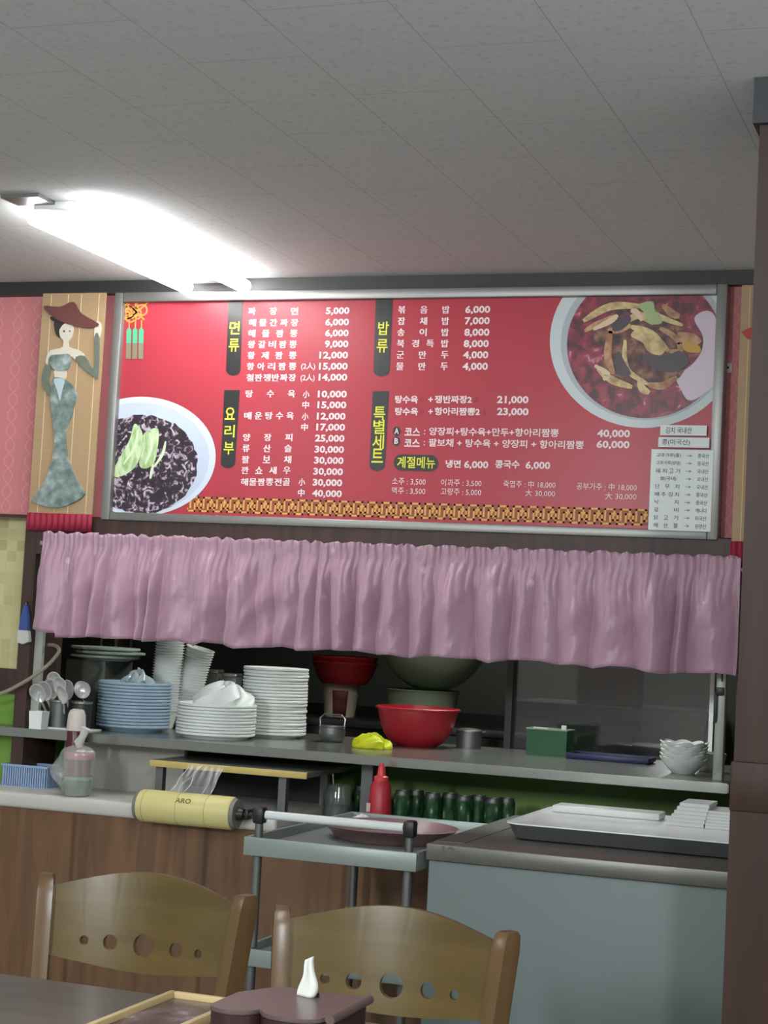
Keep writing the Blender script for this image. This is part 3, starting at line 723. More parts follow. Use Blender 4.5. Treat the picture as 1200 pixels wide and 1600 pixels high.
# ------------------------------------------------------------------ curtain on its rod
def satin():
    m = bpy.data.materials.new('mauve_satin'); m.use_nodes = True
    nt = m.node_tree; b = nt.nodes['Principled BSDF']
    b.inputs['Roughness'].default_value = 0.38; b.inputs['Sheen Weight'].default_value = 0.25
    tc = nt.nodes.new('ShaderNodeTexCoord')
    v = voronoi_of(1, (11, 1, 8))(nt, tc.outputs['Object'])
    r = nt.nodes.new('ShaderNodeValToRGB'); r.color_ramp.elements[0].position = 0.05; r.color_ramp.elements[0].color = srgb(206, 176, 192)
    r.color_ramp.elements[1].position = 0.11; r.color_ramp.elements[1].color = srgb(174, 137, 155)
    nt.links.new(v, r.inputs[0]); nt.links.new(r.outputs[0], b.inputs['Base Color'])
    n = nt.nodes.new('ShaderNodeTexNoise'); n.inputs['Scale'].default_value = 40; nt.links.new(tc.outputs['Object'], n.inputs['Vector'])
    bp = nt.nodes.new('ShaderNodeBump'); bp.inputs['Strength'].default_value = 0.25; bp.inputs['Distance'].default_value = 0.01
    nt.links.new(n.outputs['Fac'], bp.inputs['Height']); nt.links.new(bp.outputs[0], b.inputs['Normal'])
    return m
YCU = 4.905
c0, c1 = at(66, 905, Y=YCU).x, at(1156, 950, Y=YCU).x
zrod = at(600, 869, Y=YCU).z; zbot = at(600, 1018, Y=YCU).z
rodt = thing('curtain_rod', 'thin metal curtain rod across the pass-through under the brown lintel', 'curtain rod', (0, YCU, zrod))
MB().tube([(c0 - 0.012, 0, 0), (c1 + 0.012, 0, 0)], 0.006, 12).build('rod', ALU, rodt)
for x in (c0 - 0.008, c1 + 0.008):
    MB().box((x - 0.006, -0.004, -0.006), (x + 0.006, 4.9545 - YCU, 0.006)).build('bracket', ALU, rodt)
rnd = random.Random(11)
folds = []; x = c0 - 0.1
while x < c1 + 0.1:
    w = 0.040 + rnd.random() * 0.085; folds.append((x, w, 0.010 + rnd.random() * 0.016)); x += w
fine = []; x = c0 - 0.1
while x < c1 + 0.1:
    w = 0.014 + rnd.random() * 0.018; fine.append((x, w, 0.003 + rnd.random() * 0.005)); x += w
def prof(lst, x):
    for (s, w, a) in lst:
        if s <= x < s + w:
            t = (x - s) / w; return a * (1 - abs(2 * t - 1) ** 1.6)
    return 0
hemn = [rnd.random() for _ in range(60)]
def hem(x):
    q = (x - c0) / (c1 - c0) * 44; i = int(max(0, min(57, q))); t = q - i
    return (hemn[i] * (1 - t) + hemn[i + 1] * t - 0.5)
def cur(u, v):
    x = c0 + u * (c1 - c0); top = zrod + 0.034 + 0.012 * hem(x * 3 % 1 + c0 + u)
    bot = zbot + 0.018 * hem(x) - (0.010 if u > 0.035 else -0.004)
    z = top + (bot - top) * v
    d = max(0.0, (zrod - 0.012 - z) / (zrod - bot)) if z < zrod else 0
    k = min(1, d * 2.2)
    wob = 0.012 * math.sin(u * 61 + 2.0 * d) * d
    yf = prof(fine, x + 0.006 * math.sin(9 * d)) * (1 - 0.85 * k); yb = prof(folds, x + wob) * (0.2 + 2.2 * k ** 0.8)
    ruf = 0.010 * math.sin(u * 420 + 3 * math.sin(u * 50)) * max(0, (z - zrod - 0.004) / 0.035)
    nz = noise.noise(Vector((x * 13 + 3 * d, z * 7, 1.7))) * 0.011 * (0.25 + k) + noise.noise(Vector((x * 34 + 5 * d, z * 9, 5.1))) * 0.0045
    yb += max(-0.004, nz) if z < zrod - 0.012 else 0
    base = -0.0085 if abs(z - zrod) < 0.016 else -0.0075
    return (x, YCU + base - yf - yb - abs(ruf) * 0.6 + 0.002, z)
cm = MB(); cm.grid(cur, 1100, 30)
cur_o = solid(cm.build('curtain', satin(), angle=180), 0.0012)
tag(cur_o, 'mauve satin gathered valance curtain hanging across the pass-through window', 'curtain')

# ------------------------------------------------------------------ serving counter, worktop, shelves
ZU = 1.02
cnt = thing('serving_counter', 'long steel serving counter under the mauve curtain', 'counter', (-2.2, 5.3, 0.77))
mb = MB(); mb.prism([(-1.5, -0.365), (1.498, -0.365), (1.498, 0.40), (-0.79, 0.40), (-0.79, -0.245), (-1.5, -0.245)], 'z', 0.222, 0.25, 0.003); mb.build('top', STEEL, cnt)
for x in (-1.815, -2.95):
    MB().box((x + 2.2 - 0.018, -0.20, 0.0 if x > -2 else 0.065), (x + 2.2 + 0.018, -0.16, 0.2215)).build('leg', STEEL_D, cnt)
    MB().box((x + 2.2 - 0.018, 0.32, -0.77), (x + 2.2 + 0.018, 0.35, 0.2215)).build('leg', STEEL_D, cnt)
mb = MB(); mb.box((XL, 4.785, 0.788), (-1.975, 5.45, 0.835), 0.012, 3)
tag(mb.build('worktop', mat('white_laminate', (196, 194, 186), 0.35, noise=0.05)), 'white round-edged worktop on the knotty wood panel at the left', 'worktop')
mb = MB(); mb.box((-1.972, 4.80, 0.748), (-0.705, 5.455, 0.77), 0.002)
tag(mb.build('low_shelf', STEEL_D), 'low steel shelf carrying the green cans under the serving counter', 'shelf')
sh = thing('plywood_shelf', 'low plywood-edged shelf standing on the white worktop behind the film roll', 'shelf', (-2.16, 5.04, 0.835))
MB().box((-0.253, -0.205, 0.113), (0.255, 0.21, 0.129)).build('top', STEEL, sh)
MB().box((-0.253, -0.212, 0.110), (0.255, -0.2055, 0.129), 0.001).build('edge_strip', mat('yellow_plywood', (196, 176, 104), 0.6, noise=0.12, nscale=30), sh)
MB().box((-0.25, 0.195, 0.0), (0.183, 0.205, 0.1125)).build('shade_sheet', DARK, sh)  # added dark sheet standing in for the shade under the shelf
for x in (-0.235, 0.168):
    for y in (-0.17, 0.17): MB().box((x - 0.012, y - 0.012, 0), (x + 0.012, y + 0.012, 0.1125)).build('leg', STEEL_D, sh)

# ------------------------------------------------------------------ plate stacks
def plate_prof(R, h, base):
    return [(0, 0.0), (base, 0.0), (base + 0.004, 0.003), (R * 0.86, h * 0.42), (R - 0.0012, h - 0.0062), (R, h - 0.005), (R, h), (R - 0.002, h + 0.0018), (R * 0.84, h * 0.62 + 0.003), (base, 0.0055), (0, 0.0055)]
def stack(name, cat, m, R, h, base, pitch, n, pos, label_mid, label_top, group, seg=40, jit=0.0012):
    first = None
    for k in range(n):
        loc = (pos[0] + (random.random() - 0.5) * 2 * jit, pos[1] + (random.random() - 0.5) * 2 * jit, pos[2] + k * pitch)
        if first is None:
            first = MB().lathe(plate_prof(R, h, base), seg).build(name, m, None, loc); tag(first, label_mid, cat, group)
            o = first
        else:
            o = first.copy(); C.objects.link(o); o.location = loc
        if k == n - 1: o['label'] = label_top
    return first
def top_n(px, py, Y, z0, h, pitch): return max(1, int(round((at(px, py, Y=Y).z - z0 - h) / pitch)) + 1)
P = at(210, 1100, Y=5.21); n = top_n(210, 1066, 5.10, ZU, 0.020, 0.0105)
stack('plate', 'plate', BLUE_P, 0.120, 0.020, 0.092, 0.0105, n, (P.x, 5.21, ZU), 'pale blue plate inside the blue stack on the counter', 'topmost pale blue plate of the blue stack, under crumpled clear plastic', 'pale blue plates')
BLUE_TOP = ZU + (n - 1) * 0.0105 + 0.0055; BLUE_C = (P.x, 5.21); BLUE_RIM = ZU + (n - 1) * 0.0105 + 0.0218
P = at(338, 1125, Y=5.16); n2 = top_n(338, 1102, 5.03, ZU, 0.018, 0.0100)
stack('plate', 'plate', WHITE_P, 0.1265, 0.018, 0.100, 0.0100, n2, (P.x, 5.16, ZU), 'broad white plate inside the low white stack at the front of the counter', 'topmost broad white plate of the low stack, under a white bag', 'broad white plates')
LOW_C = (P.x, 5.16); LOW_TOP = ZU + (n2 - 1) * 0.0100 + 0.0055; LOW_RIM = ZU + (n2 - 1) * 0.0100 + 0.0198
P = at(429, 1100, Y=5.40); n3 = top_n(429, 1043, 5.29, ZU, 0.018, 0.0104)
stack('plate', 'plate', WHITE_P, 0.108, 0.018, 0.078, 0.0104, n3, (P.x, 5.40, ZU), 'white plate inside the tall white stack at the middle of the counter', 'topmost white plate of the tall white stack', 'white plates in the tall stack', jit=0.0022)

# white cups nested in two tall leaning columns
def cups(px_b, Y, ztop, n_pitch, lean, label_mid, label_top, group):
    prof_ = [(0, 0), (0.030, 0), (0.033, 0.004), (0.046, 0.060), (0.0505, 0.0615), (0.0505, 0.0635), (0.0455, 0.0635), (0.0318, 0.005), (0, 0.004)]
    P = at(px_b, 1100, Y=Y); n = int((ztop - ZU - 0.065) / n_pitch) + 1
    first = None
    for k in range(n):
        s = k * n_pitch; t = k / (n - 1); ang = lean * t
        loc = (P.x + lean * t * t * (n * n_pitch) * 0.5, Y, ZU + s + 0.0005)
        if first is None: first = MB().lathe(prof_, 28).build('cup', WHITE_P, None, loc); tag(first, label_mid, 'cup', group); o = first
        else: o = first.copy(); C.objects.link(o); o.location = loc; o.rotation_euler = (0, ang, 0)
        if k == n - 1: o['label'] = label_top
cups(257, 5.40, 1.335, 0.0092, 0.05, 'white nested cup inside the left cup column behind the blue plates', 'topmost white cup of the left cup column, tucked under the curtain', 'white cups in the left column')
cups(291, 5.475, 1.300, 0.0092, 0.24, 'white nested cup inside the right leaning cup column', 'topmost white cup of the right leaning cup column', 'white cups in the right column')
# crumpled clear plastic on the blue plates, white bag on the white plates
CLEAR = None
def film_mat(name, tint, a, rough=0.15, gloss=0.06):
    m = bpy.data.materials.new(name); m.use_nodes = True
    nt = m.node_tree; out = nt.nodes['Material Output']; nt.nodes.remove(nt.nodes['Principled BSDF'])
    tr = nt.nodes.new('ShaderNodeBsdfTransparent'); gl = nt.nodes.new('ShaderNodeBsdfGlossy'); df = nt.nodes.new('ShaderNodeBsdfDiffuse')
    gl.inputs['Roughness'].default_value = rough; df.inputs['Color'].default_value = srgb(*tint)
    fr_ = nt.nodes.new('ShaderNodeValue'); fr_.outputs[0].default_value = gloss
    m1 = nt.nodes.new('ShaderNodeMixShader'); m1.inputs[0].default_value = a
    nt.links.new(tr.outputs[0], m1.inputs[1]); nt.links.new(df.outputs[0], m1.inputs[2])
    m2 = nt.nodes.new('ShaderNodeMixShader'); nt.links.new(fr_.outputs[0], m2.inputs[0])
    nt.links.new(m1.outputs[0], m2.inputs[1]); nt.links.new(gl.outputs[0], m2.inputs[2])
    nt.links.new(m2.outputs[0], out.inputs['Surface']); MATS[name] = m
    return m
CLEAR = film_mat('clear_film', (220, 226, 226), 0.25)
def crumple(name, rx, ry, h, seed, m, loc, amp=0.35, power=1.0):
    r = random.Random(seed); ph = [(r.uniform(2, 7), r.uniform(0, 6), r.uniform(1, 5)) for _ in range(7)]
    def f(u, v):
        a = 2 * PI * u; q = v
        k = 1 + amp * sum(math.sin(p * round(p0) * 0 + round(p0) * a + p + s * q * 3) for p0, p, s in ph) / 7
        rr = math.sin(q * PI / 2) ** 0.9
        z = h * (math.cos(q * PI / 2) ** power) * (1 + amp * 1.6 * sum(math.sin(round(p0) * a * 1.0 + s * 5 * q + p) for p0, p, s in ph) / 7)
        return (rx * rr * k * math.cos(a), ry * rr * k * math.sin(a), max(0.0, z) + 0.0005)
    mb = MB(); mb.grid(f, 64, 18, True)
    return solid(mb.build(name, m, None, loc, 60), 0.0008)
o = crumple('plastic_bag', 0.055, 0.05, 0.038, 4, film_mat('milky_film', (200, 214, 220), 0.6), (BLUE_C[0] + 0.01, BLUE_C[1] - 0.01, BLUE_TOP), 0.6)
tag(o, 'crumpled clear plastic bag lying on top of the blue plates', 'bag')
o = crumple('plastic_bag', 0.098, 0.085, 0.070, 9, mat('white_bag', (232, 236, 234), 0.45), (LOW_C[0] + 0.018, LOW_C[1], LOW_TOP), 0.28, 0.8)
tag(o, 'crumpled white plastic bag lying on the low white plate stack', 'bag')

# steel boxes and pale plates at the back left
P = at(112, 1110, Y=5.30)
bx_ = tag(MB().box((-0.075, -0.10, 0), (0.075, 0.10, 0.215), 0.004).build('steel_box', mat('grey_green_steel', (84, 88, 80), 0.5, 0.4), None, (P.x + 0.03, 5.42, ZU)), 'grey steel box carrying pale plates behind the spoons', 'box')
first = None
for k in range(3):
    loc = (P.x + 0.05 + 0.02 * (k % 2), 5.42, ZU + 0.215 + k * 0.014)
    if first is None:
        first = MB().lathe(plate_prof(0.118, 0.016, 0.08), 40).build('plate', PALE_P, None, loc)
        tag(first, '', 'plate', 'pale green plates'); o = first
    else: o = first.copy(); C.objects.link(o); o.location = loc
    o['label'] = ('lowest of three pale green plates behind the spoons', 'middle one of three pale green plates behind the spoons', 'topmost of three pale green plates behind the spoons')[k]
# cylindrical steel cage canister
P = at(180, 1035, Y=6.60)
cn = thing('steel_canister', 'dark cylindrical steel canister with bright uprights behind the blue plates', 'canister', (P.x, 6.60, 0))
kz = at(180, 993, Y=6.60).z
MB().lathe([(0, 1.035), (0.056, 1.035), (0.056, kz - 0.006), (0, kz - 0.006)], 32).build('mesh_wall', mat('dark_mesh', (70, 74, 62), 0.5, 0.5, noise=0.3, nscale=80), cn)
for k in range(4):
    a = -2.0 + k * 1.9 - 1.0
    MB().tube([(0.063 * math.cos(a), 0.063 * math.sin(a), 1.035), (0.063 * math.cos(a), 0.063 * math.sin(a), kz + 0.004)], 0.0065, 8).build('upright', ALU, cn)
MB().lathe([(0.056, kz - 0.005), (0.07, kz - 0.005), (0.07, kz), (0.056, kz)], 32, closed=True).build('rim', ALU, cn)
# small square steel tins behind the plates
for i, px in enumerate((333, 362)):
    P = at(px, 1075, Y=5.62)
    h = at(px, 1046 + i * 6, Y=5.62).z - ZU
    t = thing('steel_tin', ('square steel tin behind the right cup column', 'square steel tin left of the tall white plate stack')[i], 'tin', (P.x, 5.62, ZU), 0, 'square steel tins')
    MB().box((-0.026, -0.026, 0), (0.026, 0.026, h - 0.012), 0.002).build('body', STEEL_D, t)
    MB().box((-0.027, -0.027, h - 0.0115), (0.027, 0.027, h), 0.002).build('lid', STEEL, t)

# ------------------------------------------------------------------ spoons in steel holders
hp = [at(92, 1125, Y=5.02), at(128, 1125, Y=5.03)]
tr_ = tag(MB().box((-0.082, -0.04, 0), (0.082, 0.04, 0.006), 0.002).build('tray', WHITE_P, None, ((hp[0].x + hp[1].x) / 2 + 0.012, 5.022, ZU)), 'small white tray under the spoon holders', 'tray')
hol = []
for i, p in enumerate(hp):
    t = thing('spoon_holder', ('grey steel cylinder holding the spoons beside the white jamb', 'darker steel cylinder holding a ladle beside the blue plates')[i], 'holder', (p.x, 5.02 + 0.004 * i, ZU + 0.006), 0, 'spoon holders')
    MB().lathe([(0, 0), (0.032, 0), (0.032, 0.085), (0.030, 0.085), (0.030, 0.003), (0, 0.003)], 28).build('cylinder', (STEEL_D, mat('dark_steel', (66, 68, 66), 0.4, 0.6))[i], t)
    MB().lathe([(0.0322, 0.078), (0.0345, 0.080), (0.0345, 0.086), (0.0322, 0.087)], 28, closed=True).build('rim', STEEL, t)
    hol.append(p)
def spoon_mesh():
    mb = MB()
    def f(u, v):
        a = 2 * PI * u; r = v
        x = 0.0245 * r * math.cos(a) * (1 + 0.12 * math.sin(a)); z = 0.034 * r * math.sin(a); y = 0.012 * (1 - r * r)
        return (x, y, z)
    mb.grid(f, 28, 8, True)
    mb.tube([(0, 0.002, -0.031), (0, 0.006, -0.048), (0, 0.004, -0.08), (0, 0.001, -0.112)], [0.004, 0.003, 0.003, 0.004], 8)
    return mb
sp0 = None
SL = ['spoon at the far left edge of the spoon bunch', 'spoon leaning left in the steel holder, second from the left', 'spoon standing highest in the left steel holder', 'shiny spoon in the middle of the bunch facing the room',
      'shiny spoon low in the middle of the bunch', 'spoon right of the shiny middle spoons', 'spoon behind the middle of the spoon bunch']
for i, (px, py, tl_, yaw_) in enumerate(((59, 1084, 0.50, 0.5), (69, 1080, 0.32, 0.35), (79, 1077, 0.18, 0.2), (93, 1073, -0.02, 0.0), (97, 1086, -0.05, -0.3), (106, 1078, -0.20, -0.4), (85, 1066, 0.08, 0.3))):
    Yq = 4.985 + (-0.012, 0.002, 0.014, -0.006, -0.024, 0.008, 0.026)[i]
    p = at(px, py, Y=Yq)
    if sp0 is None: sp0 = solid(spoon_mesh().build('spoon', mat('satin_steel', (222, 222, 220), 0.3, 0.55), None, p, 60), 0.001); o = sp0; tag(o, SL[0], 'spoon', 'spoons in the steel holder')
    else: o = sp0.copy(); C.objects.link(o); o.location = p; o['label'] = SL[i]
    fx_ = hp[0].x + (i - 3) * 0.006
    o.rotation_euler = (math.atan((5.02 - Yq) / 0.10), math.atan((p.x - fx_) / 0.10), yaw_ * 0.5)
# ladle with a round bowl in the right holder
p = at(128, 1078, Y=5.014)
ld = thing('ladle', 'round steel ladle bowl facing the room above the right holder', 'ladle', p)
MB().lathe([(0, 0.026), (0.014, 0.024), (0.024, 0.014), (0.029, 0.0), (0.0275, 0.0), (0.0225, 0.0125), (0.013, 0.022), (0, 0.0245)], 28, rotX(-PI / 2 + 0.25)).build('bowl', mat('satin_steel', (222, 222, 220), 0.3, 0.55), ld)
MB().tube([(0, 0.006, -0.026), (0, 0.010, -0.05), (0, 0.004, -0.09)], 0.0035, 8).build('handle', CHROME, ld)
p = at(62, 1138, Z=ZU)
t = thing('tumbler', 'small white square-sided cup on the counter beside the white jamb', 'cup', (at(61, 1120, Y=4.958).x, 4.958, ZU))
MB().lathe([(0, 0), (0.030, 0), (0.0335, 0.056), (0.031, 0.056), (0.028, 0.003), (0, 0.003)], 4, rotZ(PI / 4)).build('cup_wall', WHITE_P, t)

# ------------------------------------------------------------------ things further right on the counter
p = at(507, 1160, Z=ZU)
t = thing('steel_pot', 'small round steel pot beside the tall white plate stack', 'pot', (p.x + 0.005, 5.38, ZU))
MB().lathe([(0, 0), (0.030, 0), (0.040, 0.010), (0.0435, 0.030), (0.041, 0.046), (0.044, 0.048), (0.044, 0.051), (0.040, 0.050), (0.039, 0.045), (0.041, 0.03), (0.037, 0.012), (0.028, 0.003), (0, 0.003)], 32).build('pot_body', STEEL_D, t)
MB().tube([(-0.041, 0, 0.045), (-0.043, 0, 0.075), (-0.03, 0, 0.088), (0.03, 0, 0.088), (0.043, 0, 0.075), (0.041, 0, 0.045)], 0.003, 8).build('handle', STEEL, t)
p = at(578, 1164, Y=5.22)
o = crumple('rubber_glove', 0.058, 0.036, 0.036, 21, mat('yellow_rubber', (204, 212, 26), 0.55), (p.x, 5.22, ZU), 0.45, 0.7)
tag(o, 'crumpled bright yellow rubber glove on the steel counter', 'glove')
p = at(651, 1150, Y=5.50)
t = thing('basin', 'bright red plastic basin on the steel serving counter', 'basin', (p.x, 5.50, ZU))
bh = at(651, 1107, Y=5.50).z - ZU + 0.004
MB().lathe([(0, 0), (0.066, 0), (0.070, 0.003), (0.088, bh * 0.10), (0.106, bh * 0.28), (0.119, bh * 0.52), (0.1275, bh * 0.8), (0.132, bh - 0.003), (0.132, bh), (0.1285, bh), (0.1245, bh * 0.8), (0.116, bh * 0.52), (0.102, bh * 0.29), (0.084, bh * 0.12), (0, 0.006)], 56).build('basin_wall', RED_PL, t)
MB().lathe([(0.1325, bh - 0.006), (0.1375, bh - 0.008), (0.139, bh - 0.002), (0.1325, bh + 0.001)], 56, closed=True).build('rim', RED_PL, t)
p = at(733, 1150, Y=5.58)
t = thing('steel_pan', 'dim steel saucepan with lid right behind the red basin', 'pan', (p.x, 5.58, ZU))
MB().lathe([(0, 0), (0.040, 0), (0.042, 0.055), (0.039, 0.055), (0.037, 0.003), (0, 0.003)], 32).build('pan_wall', STEEL_D, t)
MB().lathe([(0, 0.066), (0.030, 0.063), (0.044, 0.0575), (0.044, 0.0555), (0, 0.0555)], 32).build('lid', STEEL, t)
MB().tube([(0.01, 0.041, 0.045), (0.03, 0.085, 0.048)], 0.005, 8).build('handle', STEEL, t)
# green box, blue tray, lotus bowls
p = at(857, 1160, Y=5.52)
t = thing('green_box', 'small green plastic box with papers on the steel counter', 'box', (p.x, 5.54, ZU), -0.05)
gh_ = at(857, 1141, Y=5.50).z - ZU; gx = 0.066
GBX = mat('green_plastic', (16, 84, 43), 0.4)
mb = MB(); mb.box((-gx, -0.04, 0), (gx, 0.04, 0.004)); mb.box((-gx, -0.04, 0.004), (gx, -0.037, gh_)); mb.box((-gx, 0.037, 0.004), (gx, 0.04, gh_)); mb.box((-gx, -0.037, 0.004), (-gx + 0.003, 0.037, gh_)); mb.box((gx - 0.003, -0.037, 0.004), (gx, 0.037, gh_))
mb.build('box_wall', GBX, t)
mb = MB(); mb.box((-gx - 0.002, -0.043, gh_), (gx + 0.002, -0.036, gh_ + 0.004)); mb.box((-gx - 0.002, 0.036, gh_), (gx + 0.002, 0.043, gh_ + 0.004)); mb.box((-gx - 0.002, -0.036, gh_), (-gx + 0.004, 0.036, gh_ + 0.004)); mb.box((gx - 0.004, -0.036, gh_), (gx + 0.002, 0.036, gh_ + 0.004))
mb.build('rim', mat('pale_rim', (150, 168, 140), 0.5), t)
pp = tag(MB().box((-0.008, -0.004, 0), (0.008, 0.004, gh_ + 0.012), 0.001).build('paper_roll', PAPER, None, (p.x + 0.045, 5.535, ZU + 0.0042)), 'small white paper packet standing in the green box', 'packet')
pp = tag(MB().box((-0.024, -0.002, 0), (0.024, 0.002, gh_ + 0.001), 0.0005).build('paper_slip', PAPER, None, (p.x - 0.03, 5.53, ZU + 0.0042)), 'folded paper slip lying at the left in the green box', 'paper')
p = at(955, 1178, Y=5.50)
t = thing('blue_tray', 'flat dark blue plastic tray on the steel counter left of the white bowls', 'tray', (p.x, 5.50, ZU))
BT = mat('dark_blue_plastic', (24, 33, 82), 0.4)
mb = MB(); mb.box((-0.125, -0.06, 0), (0.125, 0.06, 0.006), 0.002); mb.build('tray_bottom', BT, t)
mb = MB(); mb.box((-0.13, -0.065, 0.004), (0.13, -0.058, 0.018), 0.001); mb.box((-0.13, 0.058, 0.004), (0.13, 0.065, 0.018), 0.001); mb.box((-0.13, -0.058, 0.004), (-0.123, 0.058, 0.018), 0.001); mb.box((0.123, -0.058, 0.004), (0.13, 0.058, 0.018), 0.001)
mb.build('rim', BT, t)
def lotus(R):
    pr = [(0, 0), (0.030, 0), (0.034, 0.003), (R * 0.78, 0.022), (R * 0.95, 0.036), (R, 0.043), (R - 0.002, 0.0445), (R * 0.92, 0.037), (R * 0.75, 0.025), (0.030, 0.006), (0, 0.006)]
    amp = [0, 0, 0, 0.04, 0.07, 0.09, 0.09, 0.07, 0.04, 0, 0]
    return MB().lathe(pr, 96, None, lambda a, i: (1 + amp[i] * (abs(math.cos(4 * a)) - 0.5), 0.07 * amp[i] * (abs(math.cos(4 * a)) - 0.3)))
p = at(1068, 1195, Y=5.19); lt = None
for k in range(5):
    loc = (p.x, 5.19, ZU + k * 0.0115)
    if lt is None: lt = lotus(0.068).build('lotus_bowl', WHITE_P, None, loc); tag(lt, '', 'bowl', 'white lotus-edged bowls'); o = lt
    else: o = lt.copy(); C.objects.link(o); o.location = loc; o.rotation_euler = (0, 0, 0.25 * k)
    o['label'] = ('lowest of five stacked white petal-edged bowls at the counter end', 'second from the bottom of five stacked white petal-edged bowls', 'middle one of five stacked white petal-edged bowls', 'second from the top of five stacked white petal-edged bowls', 'topmost of five stacked white petal-edged bowls at the counter end')[k]
p = at(1112, 1195, Y=5.32)
o = tag(MB().lathe([(0, 0), (0.028, 0), (0.030, 0.003), (0.046, 0.030), (0.050, 0.056), (0.0485, 0.057), (0.044, 0.032), (0.027, 0.006), (0, 0.006)], 40).build('bowl', mat('grey_white_china', (176, 182, 176), 0.4), None, (p.x - 0.01, 5.335, ZU)), 'greyish deep bowl behind the stacked petal-edged bowls', 'bowl')

# ------------------------------------------------------------------ pass-through window glazing
gx0, gx1 = at(797, 1100, Y=5.72).x, at(1113, 1100, Y=5.72).x
w1 = thing('window_1', '', '', (0, 5.74, ZU)); del w1['label']; del w1['category']; struct(w1)
DFR = mat('dark_frame', (34, 36, 34), 0.5)
MB().box((gx0 - 0.012, -0.035, -0.02), (gx0 + 0.010, 0.02, 0.70)).build('dark_stile', DFR, w1)
MB().box((gx1 - 0.008, -0.03, -0.02), (gx1 + 0.006, 0.02, 0.70)).build('pale_stile', ALU, w1)
MB().box((gx0, -0.02, 0.68), (-0.702, 0.02, 0.70)).build('top_rail', DFR, w1)
MB().box((gx0 + 0.010, -0.004, -0.02), (gx1 - 0.008, 0.0, 0.68)).build('pane', film_mat('hazy_glass', (120, 128, 120), 0.06, 0.05), w1)  # faint grey diffuse mix puts the reflected haze into the pane
fa = at(1126, 1100, Y=5.03).x; 
jm = thing('window_jamb', 'pale aluminium window jamb with a dark latch beside the column', 'jamb', (fa, 5.02, ZU))
MB().box((-0.010, -0.02, 0.0), (0.016, 0.02, 0.55), 0.002).build('upright', mat('pale_aluminium', (164, 170, 162), 0.4, 0.5), jm)
lz = at(1128, 1082, Y=5.0).z - ZU
MB().box((-0.008, -0.034, lz - 0.008), (0.014, -0.0205, lz + 0.014), 0.002).build('latch', BLACK_PL, jm)
MB().box((-0.013, -0.030, lz - 0.085), (-0.004, -0.0205, lz + 0.0), 0.002).build('latch_plate', DFR, jm)
MB().box((0.004, -0.023, lz + 0.03), (0.008, -0.0205, lz + 0.06)).build('slot', DFR, jm)

# ------------------------------------------------------------------ kitchen beyond the counter
stv = thing('kitchen_range', 'dark kitchen range behind the serving counter', 'range', (-2.5, 7.0, 0))
ZR = 1.035
MB().box((-1.3, -0.55, 0.0), (1.0, 0.6, ZR - 0.03), 0.005).build('body', mat('dark_range_steel', (46, 48, 46), 0.5, 0.4), stv)  # range body and top are plain dark grey
MB().box((-1.33, -0.58, ZR - 0.029), (1.03, 0.63, ZR), 0.004).build('top', mat('dark_range_top', (38, 40, 38), 0.5, 0.3), stv)
hd = thing('range_hood', 'black range hood above the kitchen range', 'hood', (-2.6, 7.0, 1.56))
MB().prism([(-0.75, 0.0), (0.75, 0.0), (0.75, 0.12), (0.3, 0.5), (0.3, 0.894), (-0.3, 0.894), (-0.3, 0.5), (-0.75, 0.12)], 'x', -1.15, 1.1).build('canopy', mat('black_hood', (24, 26, 25), 0.5, 0.3), hd)
p = at(530, 1122, Y=6.62)
t = thing('bucket', 'white plastic bucket with a red and dark label under the red basins', 'bucket', (p.x, 6.62, ZR))
bkh = at(530, 1068, Y=6.62).z - ZR
MB().lathe([(0, 0), (0.060, 0), (0.076, bkh - 0.006), (0.079, bkh - 0.006), (0.079, bkh), (0.073, bkh), (0.057, 0.003), (0, 0.003)], 40).build('bucket_wall', mat('aged_white_plastic', (176, 172, 150), 0.5), t)
mb = MB(); mb.grid(lambda u, v: ((0.0615 + 0.0155 * (v * 0.84 + 0.03)) * math.cos(-PI / 2 - 0.42 + u * 0.84 + 0.35), (0.0615 + 0.0155 * (v * 0.84 + 0.03)) * math.sin(-PI / 2 - 0.42 + u * 0.84 + 0.35), 0.004 + v * bkh * 0.78), 12, 4)
solid(mb.build('label', mat('bucket_label', (86, 34, 30), 0.6, noise=0.5, nscale=30), t), 0.0012)
for k in range(2):
    zz = ZR + bkh + 0.001 + k * 0.022
    t2 = thing('basin', ('dark red plastic basin sitting on the white bucket', 'upper dark red basin nested in the basin on the bucket')[k], 'basin', (p.x + 0.012, 6.62, zz), 0, 'dark red basins on the bucket')
    MB().lathe([(0, 0), (0.090, 0), (0.112, 0.03), (0.130, 0.078), (0.134, 0.082), (0.134, 0.086), (0.127, 0.085), (0.108, 0.032), (0.086, 0.004), (0, 0.004)], 48).build('basin_wall', RED_PL, t2)
